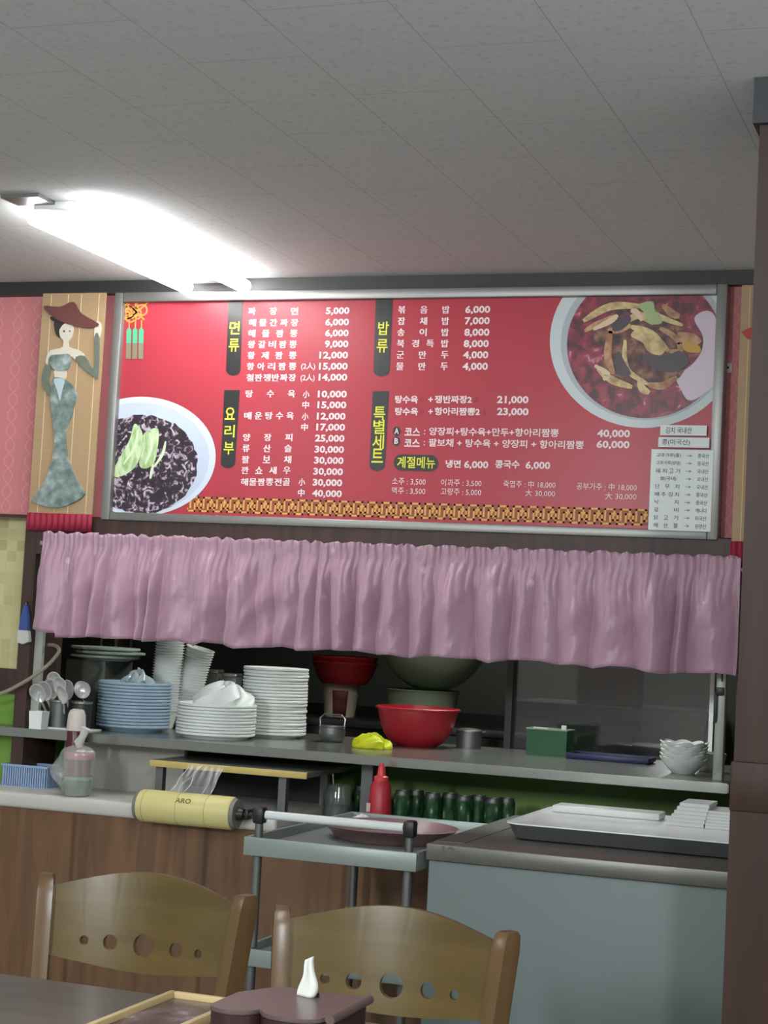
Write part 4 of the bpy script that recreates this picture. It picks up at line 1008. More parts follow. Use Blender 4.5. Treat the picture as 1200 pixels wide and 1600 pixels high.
# big pale green basin leaning upright, with the pale tub under it
p = at(672, 1040, Y=6.45)
t = thing('tub', 'large pale green tub behind the bright red basin', 'tub', (at(655, 1100, Y=6.62).x, 6.65, ZR))
TUBG = mat('pale_green_plastic', (146, 164, 138), 0.5)
th2 = at(650, 1077, Y=6.62).z - ZR
MB().lathe([(0, 0), (0.125, 0), (0.145, th2 - 0.004), (0.148, th2 - 0.004), (0.148, th2), (0.138, th2), (0.121, 0.004), (0, 0.004)], 48).build('tub_wall', TUBG, t)
t = thing('large_basin', 'big pale green round-bottomed basin sitting on the pale tub under the curtain', 'basin', (at(674, 1040, Y=6.6).x, 6.62, ZR + th2 + 0.001))
MB().lathe([(0, 0), (0.05, 0.0), (0.085, 0.012), (0.125, 0.036), (0.165, 0.075), (0.195, 0.12), (0.212, 0.17), (0.218, 0.215), (0.226, 0.217), (0.226, 0.223), (0.213, 0.223), (0.206, 0.17), (0.19, 0.123), (0.16, 0.079), (0.12, 0.041), (0, 0.006)], 56).build('basin_wall', TUBG, t)
# crates beyond the glass
t = thing('kitchen_cabinet', 'dim steel kitchen cabinet behind the window glass', 'cabinet', (-1.75, 7.97, 0))
MB().box((-0.35, -0.25, 0), (0.55, 0.3, 1.10), 0.004).build('body', mat('dim_steel', (84, 86, 80), 0.5, 0.3), t)
for x in (-0.345, 0.105): MB().box((x, -0.265, 0.08), (x + 0.44, -0.2505, 1.05), 0.003).build('door', mat('dim_steel', (84, 86, 80), 0.5, 0.3), t)
p = at(950, 1085, Y=7.85)
t = thing('red_crate', 'dim red plastic crate seen through the window glass', 'crate', (p.x, 7.90, 1.10))
mb = MB(); mb.box((-0.13, -0.1, 0), (0.13, 0.1, 0.01)); mb.box((-0.13, -0.1, 0.01), (0.13, -0.09, 0.17)); mb.box((-0.13, 0.09, 0.01), (0.13, 0.1, 0.17)); mb.box((-0.13, -0.09, 0.01), (-0.12, 0.09, 0.17)); mb.box((0.12, -0.09, 0.01), (0.13, 0.09, 0.17))
mb.build('crate_wall', mat('dark_red_plastic', (104, 34, 40), 0.5), t)

# ------------------------------------------------------------------ under the serving counter: cans, ketchup, jar
ZS = 0.77
CANG = ramp_mat('green_can_print', voronoi_of(1, (60, 60, 28)), [(0.10, (176, 190, 164)), (0.26, (72, 112, 70)), (0.7, (36, 74, 46))], 0.3, 0.3)
cp0 = None
for i in range(9):
    px = (566, 629, 650, 676, 703, 725, 748, 771, 792)[i]; Yc = 5.193 if i % 2 else 5.235
    p = at(px, 1250, Y=Yc)
    if cp0 is None:
        cp0 = thing('drink_can', '', 'can', (p.x, Yc, ZS), 0, 'green drink cans under the counter')
        MB().lathe([(0, 0.002), (0.020, 0.002), (0.022, 0), (0.0255, 0.008), (0.0262, 0.012), (0.0262, 0.118)], 28).build('can_wall', CANG, cp0)
        MB().lathe([(0.0262, 0.118), (0.0225, 0.129), (0.0228, 0.132), (0.0215, 0.132), (0.0205, 0.128), (0, 0.128)], 28).build('lid', STEEL_D, cp0)
        o = cp0
    else: o = dup(cp0, (p.x, Yc, ZS), (0, 0, i * 1.3))
    o['label'] = ('green drink can standing just left of the red squeeze bottle', 'green drink can standing just right of the red squeeze bottle', 'second green drink can right of the red squeeze bottle', 'third green drink can right of the red squeeze bottle', 'fourth green drink can right of the red squeeze bottle',
                  'fifth green drink can right of the red squeeze bottle', 'third green drink can from the right end of the row', 'second green drink can from the right end of the row', 'rightmost green drink can of the row')[i]
p = at(594, 1250, Y=4.885)
t = thing('squeeze_bottle', 'red plastic squeeze bottle in front of the green cans', 'bottle', (p.x, 4.885, ZS))
sh_ = at(592, 1220, Y=4.885).z - ZS; th_ = at(592, 1192, Y=4.885).z - ZS
REDB = mat('red_bottle', (170, 40, 52), 0.4)
MB().lathe([(0, 0), (0.034, 0), (0.036, 0.004), (0.034, sh_ * 0.55), (0.030, sh_ - 0.012), (0.022, sh_), (0, sh_)], 36).build('bottle_wall', REDB, t)
MB().lathe([(0.0, sh_ + 0.0003), (0.0215, sh_ + 0.0003), (0.0215, sh_ + 0.012), (0.013, sh_ + 0.016), (0.010, th_ - 0.012), (0.0045, th_), (0, th_)], 30).build('nozzle', mat('pale_red_cap', (206, 60, 66), 0.4), t)
MB().box((-0.030, -0.0325, 0.095), (-0.018, -0.0295, 0.12)).build('label', mat('label_white', (190, 170, 160), 0.6), t)
p = at(528, 1250, Y=5.12)
t = thing('glass_jar', 'clear glass jar with a spoon left of the red squeeze bottle', 'jar', (p.x, 5.12, ZS))
jh = at(528, 1226, Y=5.12).z - ZS
GLS = film_mat('jar_glass', (150, 160, 158), 0.16, 0.05)
MB().lathe([(0, 0), (0.040, 0), (0.042, 0.006), (0.042, jh - 0.02), (0.038, jh - 0.008), (0.038, jh), (0.036, jh), (0.036, jh - 0.009), (0.040, jh - 0.021), (0.040, 0.008), (0, 0.006)], 36).build('jar_wall', GLS, t)
MB().cyl(0.039, 0.007, jh * 0.55, 32).build('contents', mat('dark_sauce', (70, 74, 70), 0.5), t)
q = at(520, 1200, Y=5.12)
tag(MB().tube([(0.012, 0, -0.10), (0, 0, 0)], [0.002, 0.0035], 8).build('teaspoon', CHROME, None, (q.x, 5.12, q.z)), 'thin steel spoon handle sticking up from the glass jar', 'spoon')

# ------------------------------------------------------------------ left worktop: basket, bottle, tied bag
p = at(47, 1225, Y=4.99)
ZT = 0.835
t = thing('basket', 'small pale blue plastic basket at the left end of the white worktop', 'basket', (p.x, 5.00, ZT))
BB = mat('blue_basket', (142, 166, 202), 0.45)
hx, hy, hb = 0.080, 0.05, at(47, 1196, Y=4.95).z - ZT
MB().box((-hx + 0.008, -hy + 0.006, 0), (hx - 0.008, hy - 0.006, 0.003)).build('basket_bottom', BB, t)
mb = MB()
for s in (-1, 1):
    for k in range(19):
        x = -hx + 0.006 + k * (2 * hx - 0.012) / 18; mb.box((x - 0.0028, s * hy - 0.0015, 0.0), (x + 0.0028, s * hy + 0.0015, hb - 0.008))
    for k in range(9):
        y = -hy + 0.006 + k * (2 * hy - 0.012) / 8; mb.box((s * hx - 0.0015, y - 0.0028, 0.0), (s * hx + 0.0015, y + 0.0028, hb - 0.008))
mb.build('ribs', BB, t)
mb = MB(); mb.box((-hx - 0.004, -hy - 0.004, hb - 0.008), (hx + 0.004, -hy + 0.003, hb), 0.001); mb.box((-hx - 0.004, hy - 0.003, hb - 0.008), (hx + 0.004, hy + 0.004, hb), 0.001)
mb.box((-hx - 0.004, -hy + 0.003, hb - 0.008), (-hx + 0.003, hy - 0.003, hb), 0.001); mb.box((hx - 0.003, -hy + 0.003, hb - 0.008), (hx + 0.004, hy - 0.003, hb), 0.001); mb.build('rim', BB, t)
p = at(115, 1142, Y=4.89)
t = thing('sauce_bottle', 'dark red sauce bottle with a white domed cap behind the tied bag', 'bottle', (p.x, 4.905, ZT))
cz = p.z - ZT; ct = at(115, 1108, Y=4.89).z - ZT
MB().lathe([(0, 0), (0.026, 0), (0.0275, 0.005), (0.0275, cz - 0.06), (0.0275, cz - 0.004), (0.026, cz), (0, cz)], 32).build('bottle_wall', mat('dark_red_sauce', (86, 26, 30), 0.3), t)
MB().lathe([(0, cz + 0.0003), (0.0295, cz + 0.0003), (0.0295, cz + 0.012), (0.027, ct - 0.018), (0.022, ct - 0.004), (0.014, ct), (0, ct)], 24, None, lambda a, i: (1 + 0.03 * math.cos(10 * a), 0)).build('cap', mat('ivory_cap', (206, 196, 190), 0.4), t)
# a clear bag tied over a jar with a pink lid
p = at(126, 1210, Y=4.85)
t = thing('tied_bag', 'clear plastic bag tied round a pink tub on the white worktop edge', 'bag', (p.x, 4.832, ZT))
lz_ = at(126, 1176, Y=4.83).z - ZT
MB().lathe([(0, 0.003), (0.030, 0.003), (0.034, 0.007), (0.044, lz_ * 0.42), (0, lz_ * 0.42)], 36).build('green_bowl', mat('pale_green_bowl', (120, 140, 124), 0.4), t)
MB().lathe([(0.0442, lz_ * 0.38), (0.0465, lz_ * 0.40), (0.0465, lz_ * 0.45), (0.0442, lz_ * 0.46)], 36, closed=True).build('bowl_rim', mat('pale_green_rim', (150, 184, 160), 0.4), t)
MB().lathe([(0, lz_ * 0.421), (0.036, lz_ * 0.421), (0.038, lz_ - 0.02), (0, lz_ - 0.02)], 32).build('tub_wall', mat('pink_brown_tub', (132, 62, 72), 0.5, noise=0.25, nscale=40), t)
MB().lathe([(0, lz_ - 0.0195), (0.045, lz_ - 0.0195), (0.045, lz_ - 0.004), (0.043, lz_), (0, lz_)], 36).build('lid', mat('pink_lid', (206, 120, 138), 0.4), t)
rnd = random.Random(2); ph = [(rnd.randint(3, 11), rnd.uniform(0, 6)) for _ in range(6)]
def bagf(u, v):
    a = 2 * PI * u
    z = v * (lz_ + 0.022)
    R0 = 0.036 + 0.014 * min(1, v / 0.25)
    base = R0 if v < 0.85 else R0 * (1 - ((v - 0.85) / 0.15) ** 2 * 0.86)
    w = 1 + 0.05 * sum(math.sin(n * a + p_ + 2 * v) for n, p_ in ph) / 2.5
    fl = 0.05 * max(0, math.cos(a - PI)) ** 6 * math.exp(-((v - 0.45) / 0.28) ** 2)
    return ((base * w + fl) * math.cos(a), (base * min(w, 1.04)) * math.sin(a), z + 0.002)
mb = MB(); mb.grid(bagf, 72, 20, True)
solid(mb.build('film', film_mat('bag_film', (206, 214, 210), 0.20, 0.25), t, None, 60), 0.0004)
mb = MB()
mb.tube([(0, 0, lz_ + 0.016), (-0.002, -0.002, lz_ + 0.030), (0.012, -0.004, lz_ + 0.052), (0.020, -0.004, lz_ + 0.075)], [0.010, 0.015, 0.011, 0.016], 10)
mb.build('knot', film_mat('bag_knot', (220, 224, 222), 0.75, 0.3), t)

# ------------------------------------------------------------------ cling film roll on its bracket
a, b = at(216, 1258, Y=4.73), at(372, 1270, Y=4.73)
rl = thing('film_roll', 'yellow roll of cling film mounted before the white worktop', 'film roll', ((a.x + b.x) / 2, 4.729, (a.z + b.z) / 2 - 0.001))
RW = (b.x - a.x) / 2; RR = 0.0475
ROLLY = mat('yellow_roll_label', (214, 204, 138), 0.45, noise=0.04, nscale=6)
RM = rotY(PI / 2)
MB().lathe([(0.020, -RW + 0.012), (RR - 0.003, -RW + 0.012), (RR, -RW + 0.018), (RR, RW - 0.018), (RR - 0.003, RW - 0.012), (0.020, RW - 0.012)], 48, RM, closed=True).build('roll_body', ROLLY, rl)
for s in (-1, 1):
    MB().lathe([(0.012, s * (RW - 0.0115)), (RR - 0.004, s * (RW - 0.0115)), (RR - 0.006, s * RW), (0.012, s * RW)], 40, RM, closed=True).build('end_disc', mat('grey_end', (120, 122, 112), 0.5), rl)
mb = MB()
for x in (-RW * 0.80, -RW * 0.12, RW * 0.45): mb.lathe([(RR + 0.0001, x - 0.0008), (RR + 0.0004, x - 0.0008), (RR + 0.0004, x + 0.0008), (RR + 0.0001, x + 0.0008)], 48, RM, closed=True)
mb.build('crease_line', mat('crease_line', (160, 150, 90), 0.6), rl)
tx = Text(); tx.rect('ARO', -0.022, 0.028, 0, 0.016, 0, 0.02)
ang0 = 0.62
tx.V = [(x, -(RR + 0.0006) * math.cos(ang0 + z / RR), (RR + 0.0006) * math.sin(ang0 + z / RR)) for x, y, z in tx.V]
tx.build('roll_lettering', mat('roll_ink', (96, 100, 62), 0.7)).parent = rl
MB().tube([(-RW - 0.012, 0, 0), (RW + 0.045, 0, 0)], 0.0085, 12).build('spindle', BLACK_PL, rl)
for x in (-RW - 0.006, RW + 0.030):
    MB().box((x - 0.006, -0.012, -0.014), (x + 0.006, 0.0555, 0.014), 0.003).build('bracket', BLACK_PL, rl)
MB().lathe([(0, RW + 0.0005), (0.020, RW + 0.0005), (0.016, RW + 0.02), (0, RW + 0.02)], 20, RM).build('hub', BLACK_PL, rl)
rnd = random.Random(8)
def filmf(u, v):
    x = -0.055 + u * 0.130
    x = x * (1 - 0.18 * v) + 0.012 * v + 0.0015 * math.sin(9 * v + 12 * u)
    y = -0.010 + v * 0.086 + 0.0015 * math.sin(31 * u + 4 * v) * v
    z = RR + 0.001 + v * 0.076
    return (x, y, z)
mb = MB(); mb.grid(filmf, 60, 14)
solid(mb.build('loose_film', film_mat('cling_film', (226, 232, 232), 0.09, 0.35), rl, None, 60), 0.0003)
for (u, dx) in ((0.0, 0.03), (0.22, -0.05), (0.34, 0.04), (0.8, 0.02), (1.0, 0.0)):
    pts = [Vector(filmf(min(1, max(0, u + dx * math.sin(7 * v))), v)) + Vector((0, -0.0015, 0)) for v in [i / 10 for i in range(11)]]
    MB().tube(pts, 0.0015, 6).build('film_fold', film_mat('film_fold', (235, 238, 238), 0.30, 0.3), rl)

# ------------------------------------------------------------------ serving cart
CX0, CX1, CY0, CY1, CZ = -1.727, -1.284, 3.985, 4.735, 0.875
ct_ = thing('serving_cart', 'grey steel serving cart with a white handle beside the freezer counter', 'cart', ((CX0 + CX1) / 2, (CY0 + CY1) / 2, 0))
chx, chy = (CX1 - CX0) / 2, (CY1 - CY0) / 2
CG = mat('cart_grey', (142, 152, 148), 0.4, 0.35, noise=0.06, nscale=8)
def trayb(name, z0, z1, floor_):
    mb = MB(); mb.box((-chx, -chy, z0), (chx, -chy + 0.012, z1), 0.003); mb.box((-chx, chy - 0.012, z0), (chx, chy, z1), 0.003)
    mb.box((-chx, -chy + 0.012, z0), (-chx + 0.012, chy - 0.012, z1), 0.003); mb.box((chx - 0.012, -chy + 0.012, z0), (chx, chy - 0.012, z1), 0.003)
    mb.box((-chx + 0.012, -chy + 0.012, floor_ - 0.004), (chx - 0.012, chy - 0.012, floor_))
    return mb.build(name, CG, ct_)
trayb('top_tray', CZ - 0.045, CZ, CZ - 0.022)
zl = at(385, 1482, Y=CY0).z
trayb('lower_tray', zl - 0.042, zl, zl - 0.02)
trayb('bottom_tray', 0.16, 0.20, 0.175)
for sx in (-1, 1):
    for sy_ in (-1, 1):
        x, y = sx * (chx - 0.028), sy_ * (chy - 0.026)
        lg = MB(); 
        for z0, z1 in ((0.075, 0.16), (0.20, zl - 0.042), (zl, CZ - 0.045)): lg.cyl(0.0115, z0, z1, 16, T(x, y, 0))
        lg = lg.build('leg', STEEL_D, ct_)
        MB().cyl(0.035, -0.012, 0.012, 24, T(x, y, 0.0355) @ rotY(PI / 2)).build('caster', BLACK_PL, lg)
hz = at(520, 1285, Y=CY0).z
for sx in (-1, 1):
    x = sx * (chx - 0.028)
    MB().cyl(0.010, CZ - 0.021, hz - 0.012, 14, T(x, -chy + 0.026, 0)).build('handle_post', STEEL_D, ct_)
    MB().box((x - 0.014, -chy + 0.010, hz - 0.022), (x + 0.014, -chy + 0.044, hz + 0.018), 0.006).build('handle_joint', BLACK_PL, ct_)
MB().tube([(-chx + 0.044, -chy + 0.027, hz), (chx - 0.044, -chy + 0.027, hz)], 0.0105, 16).build('handle', mat('white_tube', (212, 218, 216), 0.35), ct_)
# round pan on the cart, bowls on the lower tray, tissue at the back
p = at(578, 1318, Z=CZ - 0.0)
t = thing('round_pan', 'round brownish-pink pan lying on the serving cart top', 'pan', (-1.478, 4.36, CZ - 0.022))
MB().lathe([(0, 0), (0.135, 0), (0.142, 0.004), (0.172, 0.034), (0.176, 0.036), (0.172, 0.037), (0.14, 0.007), (0, 0.004)], 56).build('pan_wall', mat('brown_pink_enamel', (134, 104, 106), 0.35), t)
o = crumple('tissue', 0.03, 0.02, 0.016, 33, mat('tissue_white', (214, 218, 216), 0.8), (-1.675, 4.685, CZ - 0.0215), 0.4)
tag(o, 'crumpled white tissue at the back of the serving cart top', 'tissue')
for k in range(2):
    o = tag(MB().lathe([(0, 0), (0.05, 0), (0.075, 0.045), (0.078, 0.045), (0.078, 0.048), (0.072, 0.048), (0.048, 0.003), (0, 0.003)], 36).build('steel_bowl', CHROME, None, (-1.60, 4.13, zl - 0.0195 + k * 0.014)), ('steel bowl on the lower cart shelf, under another bowl', 'upper steel bowl nested on the lower cart shelf')[k], 'bowl', 'steel bowls on the cart')

# ------------------------------------------------------------------ freezer counter
FX0, FX1, FY0, FY1, FZ = -1.262, -0.30, 3.985, 4.775, 0.90
fz = thing('freezer_counter', 'low freezer counter with a steel top and pale grey-blue front', 'freezer', (0, 0, 0))
fz.location = ((FX0 + FX1) / 2, (FY0 + FY1) / 2, 0); fhx, fhy = (FX1 - FX0) / 2, (FY1 - FY0) / 2
MB().box((-fhx + 0.004, -fhy + 0.012, 0.08), (fhx - 0.004, fhy, FZ - 0.0385), 0.004).build('body', mat('grey_blue_front', (104, 117, 115), 0.5, noise=0.05, nscale=4), fz)
MB().box((-fhx, -fhy, FZ - 0.038), (fhx, fhy, FZ), 0.003).build('top', mat('worn_steel', (116, 116, 109), 0.40, 0.75, noise=0.14, nscale=6), fz)
MB().box((-fhx + 0.03, -fhy + 0.05, 0.0), (fhx - 0.03, fhy - 0.03, 0.08)).build('plinth', DARK, fz)
MB().box((-fhx + 0.003, -fhy + 0.06, FZ), (-fhx + 0.075, fhy - 0.005, FZ + 0.0012)).build('edge_strip', mat('dark_worn_steel', (98, 98, 92), 0.45, 0.6), fz)
tx = Text(); q = at(701, 1331, Y=FY0)
tx.rect('12', q.x - fz.location.x - 0.016, q.x - fz.location.x + 0.016, q.z, 0.024, -fhy - 0.0005, 0.02)
tx.build('number_lettering', mat('number_ink', (88, 88, 84), 0.6)).parent = fz
# big white tray on the freezer with boxes in it
TX0, TX1, TY0, TY1 = -1.140, -0.42, 4.20, 4.72
t = thing('white_tray', 'large shallow white tray with steel-grey outside on the freezer counter', 'tray', ((TX0 + TX1) / 2, (TY0 + TY1) / 2, FZ + 0.0012))
tx_, ty_ = (TX1 - TX0) / 2, (TY1 - TY0) / 2
def rr_(hx, hy, r, n=8):
    out = []
    for cx, cy2, a0 in ((hx - r, hy - r, 0), (-hx + r, hy - r, PI / 2), (-hx + r, -hy + r, PI), (hx - r, -hy + r, 1.5 * PI)):
        out += [(cx + r * math.cos(a0 + k * PI / 2 / n), cy2 + r * math.sin(a0 + k * PI / 2 / n)) for k in range(n + 1)]
    return out
def trayshell(levels):
    mb = MB(); tb = bmesh.new(); rings = []
    for (o_, z, r) in levels: rings.append([tb.verts.new((x, y, z)) for x, y in rr_(tx_ - o_, ty_ - o_, r)])
    for A, Bq in zip(rings, rings[1:]):
        n = len(A)
        for k in range(n): tb.faces.new((A[k], A[(k + 1) % n], Bq[(k + 1) % n], Bq[k]))
    tb.faces.new(rings[0][::-1]); tb.faces.new(rings[-1])
    bmesh.ops.recalc_face_normals(tb, faces=tb.faces[:]); mb.add(tb); return mb
trayshell([(0.03, 0.0, 0.03), (0.022, 0.002, 0.036), (0.004, 0.036, 0.05), (0.002, 0.036, 0.05), (0.002, 0.0365, 0.05), (0.010, 0.0366, 0.045)]).build('tray_outside', mat('tray_grey', (120, 120, 124), 0.25, 0.7), t)
trayshell([(0.0095, 0.0367, 0.045), (0.0, 0.037, 0.05), (0.0, 0.040, 0.05), (0.006, 0.0405, 0.046), (0.022, 0.0385, 0.036), (0.03, 0.0375, 0.03)]).build('tray_inside', mat('tray_white', (236, 242, 242), 0.25), t)
TZ = FZ + 0.0012 + 0.0378
a, b = at(868, 1290, Y=4.62), at(1035, 1290, Y=4.62)
o = tag(MB().box((a.x, -0.045, 0), (b.x, 0.045, at(868, 1258, Y=4.57).z - TZ), 0.004).build('white_box', WHITE_T, None, (0, 4.615, TZ)), 'long low white plastic box at the back of the white tray', 'box')
for i, (x0p, x1p, zt) in enumerate(((1052, 1110, 1252), (1112, 1150, 1264))):
    a, b = at(x0p, 1285, Y=4.6), at(x1p, 1285, Y=4.6); hh = at(x1p, zt, Y=4.62).z - TZ
    t2 = thing('paper_stack', ('slanted stack of white folded cartons in the white tray', 'lower white carton stack beside the column in the white tray')[i], 'cartons', (0, 4.56, TZ), 0, 'white cartons in the tray')
    n_ = 6
    for k in range(n_):
        z0 = k * hh / n_; s = k * 0.006
        MB().box((a.x + s * (1 - i), -0.07 + k * 0.004, z0 + 0.0003), (b.x + s * (1 - i) * 0.3, 0.085, z0 + hh / n_)).build('carton', WHITE_T, t2)

# ------------------------------------------------------------------ table and chairs
TABM = ramp_mat('table_wood', noise_of(2.2, (1.2, 9, 1)), [(0.3, (84, 80, 72)), (0.7, (102, 96, 86))], 0.35)
ZTB = 0.76
tb_ = thing('dining_table', 'grey-brown wooden dining table in the foreground', 'table', (-1.15, 2.30, 0))
MB().box((-1.05, -0.45, ZTB - 0.03), (0.62, 0.452, ZTB), 0.004).build('tabletop', TABM, tb_)
for sx in (-0.98, 0.55):
    for sy_ in (-0.38, 0.38): MB().box((sx - 0.025, sy_ - 0.025, 0), (sx + 0.025, sy_ + 0.025, ZTB - 0.0305)).build('leg', BROWN_W, tb_)
CHW = ramp_mat('honey_chair_wood', noise_of(2.0, (1.0, 1.0, 9.0), 5, 0.5), [(0.25, (84, 68, 34)), (0.75, (104, 86, 46))], 0.26)
CHW2 = ramp_mat('honey_post_wood', noise_of(2.0, (16, 16, 1.2), 5, 0.5), [(0.25, (88, 66, 38)), (0.75, (110, 84, 52))], 0.28)
def make_chair(name, label):
    """seat towards -y (the table), backrest upright at y ~ 0, curved away from the sitter"""
    t = thing(name, label, 'chair', (0, 0, 0), 0, 'wooden chairs behind the table')
    W0, W1 = 0.172, 0.205        # half spacing of the posts at seat and at top
    def xs(z): return W0 + (W1 - W0) * max(0, (z - 0.45)) / 0.45
    def ys(z): return 0.0 + 0.055 * ((z - 0.45) / 0.45) ** 1.3 if z > 0.45 else -0.02 * (0.45 - z) + 0.05 * ((0.45 - z) / 0.45) ** 2
    for s in (-1, 1):
        mb = MB(); bmv = bmesh.new(); rings = []
        for z in [0, 0.15, 0.3, 0.45, 0.55, 0.65, 0.75, 0.82, 0.87, 0.895, 0.902]:
            w, d = 0.0145, 0.021
            if z > 0.88: w, d = (0.0135, 0.018) if z < 0.9 else (0.011, 0.013)
            cx, cy2 = s * xs(z), ys(z); yaw = -s * 0.42
            ring = []
            for u, v in ((-w, -d), (0, -d - 0.002), (w, -d), (w + 0.001, 0), (w, d), (0, d + 0.002), (-w, d), (-w - 0.001, 0)):
                ring.append(bmv.verts.new((cx + u * math.cos(yaw) - v * math.sin(yaw), cy2 + u * math.sin(yaw) + v * math.cos(yaw), z)))
            rings.append(ring)
        for A, Bq in zip(rings, rings[1:]):
            for k in range(8): bmv.faces.new((A[k], A[(k + 1) % 8], Bq[(k + 1) % 8], Bq[k]))
        bmv.faces.new(rings[0][::-1]); bmv.faces.new(rings[-1]); bmesh.ops.recalc_face_normals(bmv, faces=bmv.faces[:])
        mb.add(bmv); mb.build('rear_leg', CHW2, t, None, 40)
        MB().box((s * 0.17 - 0.017, -0.395, 0), (s * 0.17 + 0.017, -0.361, 0.43), 0.004).build('front_leg', CHW2, t)
    MB().box((-0.19, -0.41, 0.431), (0.19, -0.03, 0.455), 0.01, 3).build('seat', CHW, t)
    mb = MB(); mb.box((-0.152, -0.388, 0.38), (0.152, -0.368, 0.4305)); mb.box((-0.152, -0.02, 0.38), (0.152, 0.0, 0.4305)); mb.build('seat_rail', CHW2, t)
    # backrest: arched slat, bent, with five round holes
    nx, nz = 168, 84; hwid = 0.186; th = 0.011
    holes = ((-0.118, 0.0085), (-0.068, 0.014), (0.0, 0.0215), (0.068, 0.014), (0.118, 0.0085)); zh = 0.787
    def zt(x): return 0.882 + 0.036 * max(0.0, math.cos(x / hwid * PI / 2)) ** 1.1
    def zb(x): return 0.758 - 0.020 * math.cos(x / hwid * PI / 2)
    out = []
    for k in range(49): x = -hwid + 2 * hwid * k / 48; out.append((x, zb(x)))
    for k in range(49): x = hwid - 2 * hwid * k / 48; out.append((x, zt(x)))
    t2 = bmesh.new()
    def loop(P):
        v = [t2.verts.new((x, 0, z)) for x, z in P]
        return [t2.edges.new((v[i], v[(i + 1) % len(v)])) for i in range(len(v))]
    E = loop(out)
    for hx_, r in holes: E += loop([(hx_ + r * math.cos(2 * PI * k / 28), zh + r * math.sin(2 * PI * k / 28)) for k in range(28)])
    bmesh.ops.triangle_fill(t2, use_beauty=True, use_dissolve=False, edges=E)
    for k in range(1, 24):
        x = -hwid + 2 * hwid * k / 24
        bmesh.ops.bisect_plane(t2, geom=t2.verts[:] + t2.edges[:] + t2.faces[:], plane_co=(x, 0, 0), plane_no=(1, 0, 0))
    bmesh.ops.recalc_face_normals(t2, faces=t2.faces[:])
    ex = bmesh.ops.extrude_face_region(t2, geom=t2.faces[:])
    nv = [g for g in ex['geom'] if isinstance(g, bmesh.types.BMVert)]
    for v in nv: v.co.y += th
    bmesh.ops.recalc_face_normals(t2, faces=t2.faces[:])
    for v in t2.verts:
        z = v.co.z; x = v.co.x
        sc_ = (xs(z) - 0.012) / hwid
        v.co.x = x * sc_
        v.co.y += ys(z) - 0.006 + 0.034 * (1 - (x / hwid) ** 2)
    mb = MB(); mb.add(t2); mb.build('backrest', CHW, t, None, 30)
    return t
ch1 = make_chair('dining_chair', 'honey-brown wooden chair with a holed backrest, left one behind the table')
ch1.location = (-1.487, 2.93, 0)
ch2 = dup(ch1, (-0.975, 2.855, 0), (0, 0, 0.0), 'honey-brown wooden chair with a holed backrest, right one before the cart')

# ------------------------------------------------------------------ things on the table
t = thing('framed_tray', 'shallow pale-wood framed tray with a dark picture lying on the table', 'tray', (-1.232, 2.52, ZTB))
fx, fy = 0.066, 0.205
PW = mat('pale_frame_wood', (206, 182, 132), 0.5, noise=0.1, nscale=20)
MB().box((-fx + 0.011, -fy + 0.011, 0.0), (fx - 0.011, fy - 0.011, 0.006)).build('picture', ramp_mat('dark_picture', noise_of(14, (1, 1, 1), 4), [(0.40, (64, 48, 52)), (0.55, (112, 96, 96)), (0.66, (170, 164, 172))], 0.25), t)
mb = MB(); mb.box((-fx, -fy, 0), (-fx + 0.011, fy, 0.016), 0.002); mb.box((fx - 0.011, -fy, 0), (fx, fy, 0.016), 0.002)
mb.box((-fx + 0.011, fy - 0.011, 0), (fx - 0.011, fy, 0.016), 0.002); mb.box((-fx + 0.011, -fy, 0), (fx - 0.011, -fy + 0.011, 0.016), 0.002); mb.build('frame', PW, t)
nb = thing('napkin_holder', 'dark brown two-lobed napkin and cutlery box on the table', 'napkin holder', (-0.904, 2.29, ZTB))
NB = mat('dark_brown_lacquer', (58, 38, 36), 0.28, noise=0.08, nscale=20)
def lobed(sc=1.0):
    out = [(0.072, 0.10), (-0.062, 0.10), (-0.098, 0.03)]
    for cx, r in ((-0.062, 0.036), (0.022, 0.046)):
        for k in range(13):
            a = PI + PI * k / 12; out.append((cx + r * math.cos(a), -0.055 + 0.030 * math.sin(a)))
    out += [(0.074, -0.055)]
    return [(x * sc, y * sc) for x, y in out]
NH = 0.118
MB().prism(lobed(0.985), 'z', 0, NH - 0.0065).build('box_wall', NB, nb)
MB().prism(lobed(1.0), 'z', NH - 0.006, NH, 0.0015).build('top', mat('brown_top', (98, 82, 78), 0.3, noise=0.06, nscale=20), nb)
MB().tube([(0.076, -0.058, NH - 0.002), (0.076, 0.098, NH - 0.002)], 0.0065, 12).build('rolled_edge', mat('brown_top', (88, 66, 62), 0.25), nb)
MB().lathe([(0, NH + 0.0002), (0.008, NH + 0.0002), (0.007, NH + 0.006), (0, NH + 0.006)], 16, T(0.006, 0.06, 0)).build('slot', BLACK_PL, nb)
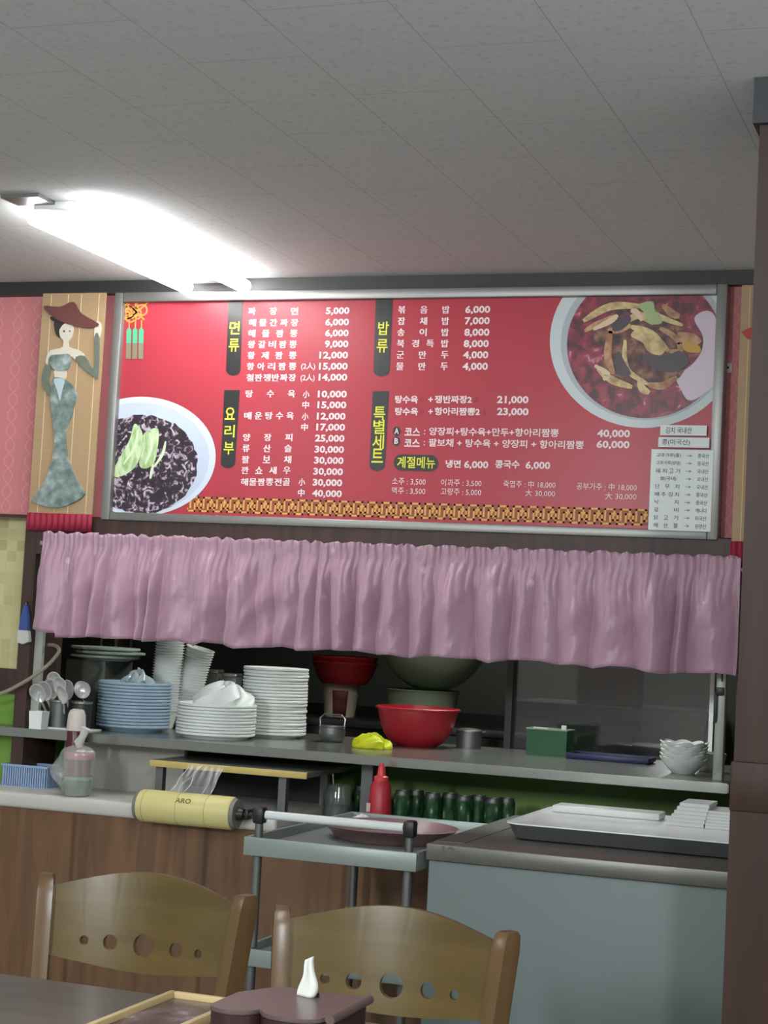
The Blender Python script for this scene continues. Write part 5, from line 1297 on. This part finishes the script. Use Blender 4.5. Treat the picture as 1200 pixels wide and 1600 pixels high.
def tis(u, v):
    a = 2 * PI * u; w = 0.0135 * (1 - 0.62 * v ** 1.4) * (1 + 0.16 * math.sin(v * 7))
    return (0.000 + w * math.cos(a) + 0.004 * v + 0.002 * math.sin(5 * v), 0.0055 * math.sin(a) * (1 - 0.6 * v) + 0.003 * math.sin(2 * a), v * 0.053 + 0.003 * v * math.cos(a))
mb = MB(); mb.grid(tis, 28, 16, True)
tg = tag(solid(mb.build('napkin', mat('napkin_white', (226, 228, 222), 0.8), None, (-0.908, 2.345, ZTB + NH + 0.0003), 60), 0.0006), 'white paper napkin pulled up from the brown box', 'napkin')

# ------------------------------------------------------------------ brush on the post and the hose
p = at(40, 945, Y=4.94)
t = thing('brush', 'blue-handled white brush hanging on the brown post at the left', 'brush', (p.x, 4.9545, p.z))
z1 = at(40, 985, Y=4.94).z - p.z; z2 = at(40, 1004, Y=4.94).z - p.z
MB().prism([(-0.006, 0), (0.006, 0), (0.015, z1 * 0.5), (0.017, z1), (-0.019, z1), (-0.014, z1 * 0.5)], 'y', -0.018, -0.004, 0.002).build('handle', mat('blue_handle', (58, 80, 148), 0.45), t)
MB().prism([(-0.020, z1), (0.018, z1), (0.024, z2 + 0.004), (0.0, z2 - 0.006), (-0.020, z2)], 'y', -0.02, -0.003, 0.001).build('bristles', mat('white_bristle', (196, 198, 192), 0.7), t)
MB().tube([(0, -0.010, -0.003), (0, -0.012, 0.006), (0, -0.004, 0.010), (0, -0.0005, 0.010)], 0.002, 8).build('hook_loop', STEEL, t)
pts = [at(x, y, Y=Yq) for x, y, Yq in ((-60, 1098, 4.93), (0, 1084, 4.93), (30, 1070, 4.93), (56, 1054, 4.93), (78, 1036, 4.945), (92, 1018, 4.97), (87, 1009, 5.0), (74, 1008, 5.03), (60, 1014, 5.12), (50, 1030, 5.2))]
pts = [Vector((-3.62, 5.055, 1.105)), Vector((-3.50, 5.00, 1.088)), Vector((-3.30, 4.95, 1.084))] + pts
pts = [Vector(q) for q in smooth([tuple(q) for q in pts], 5)]
tag(MB().tube(pts, 0.0062, 10).build('hose', mat('grey_hose', (150, 140, 124), 0.45)), 'thin grey hose curling past the white jamb at the left', 'hose')

bpy.data.objects.remove(_cob)
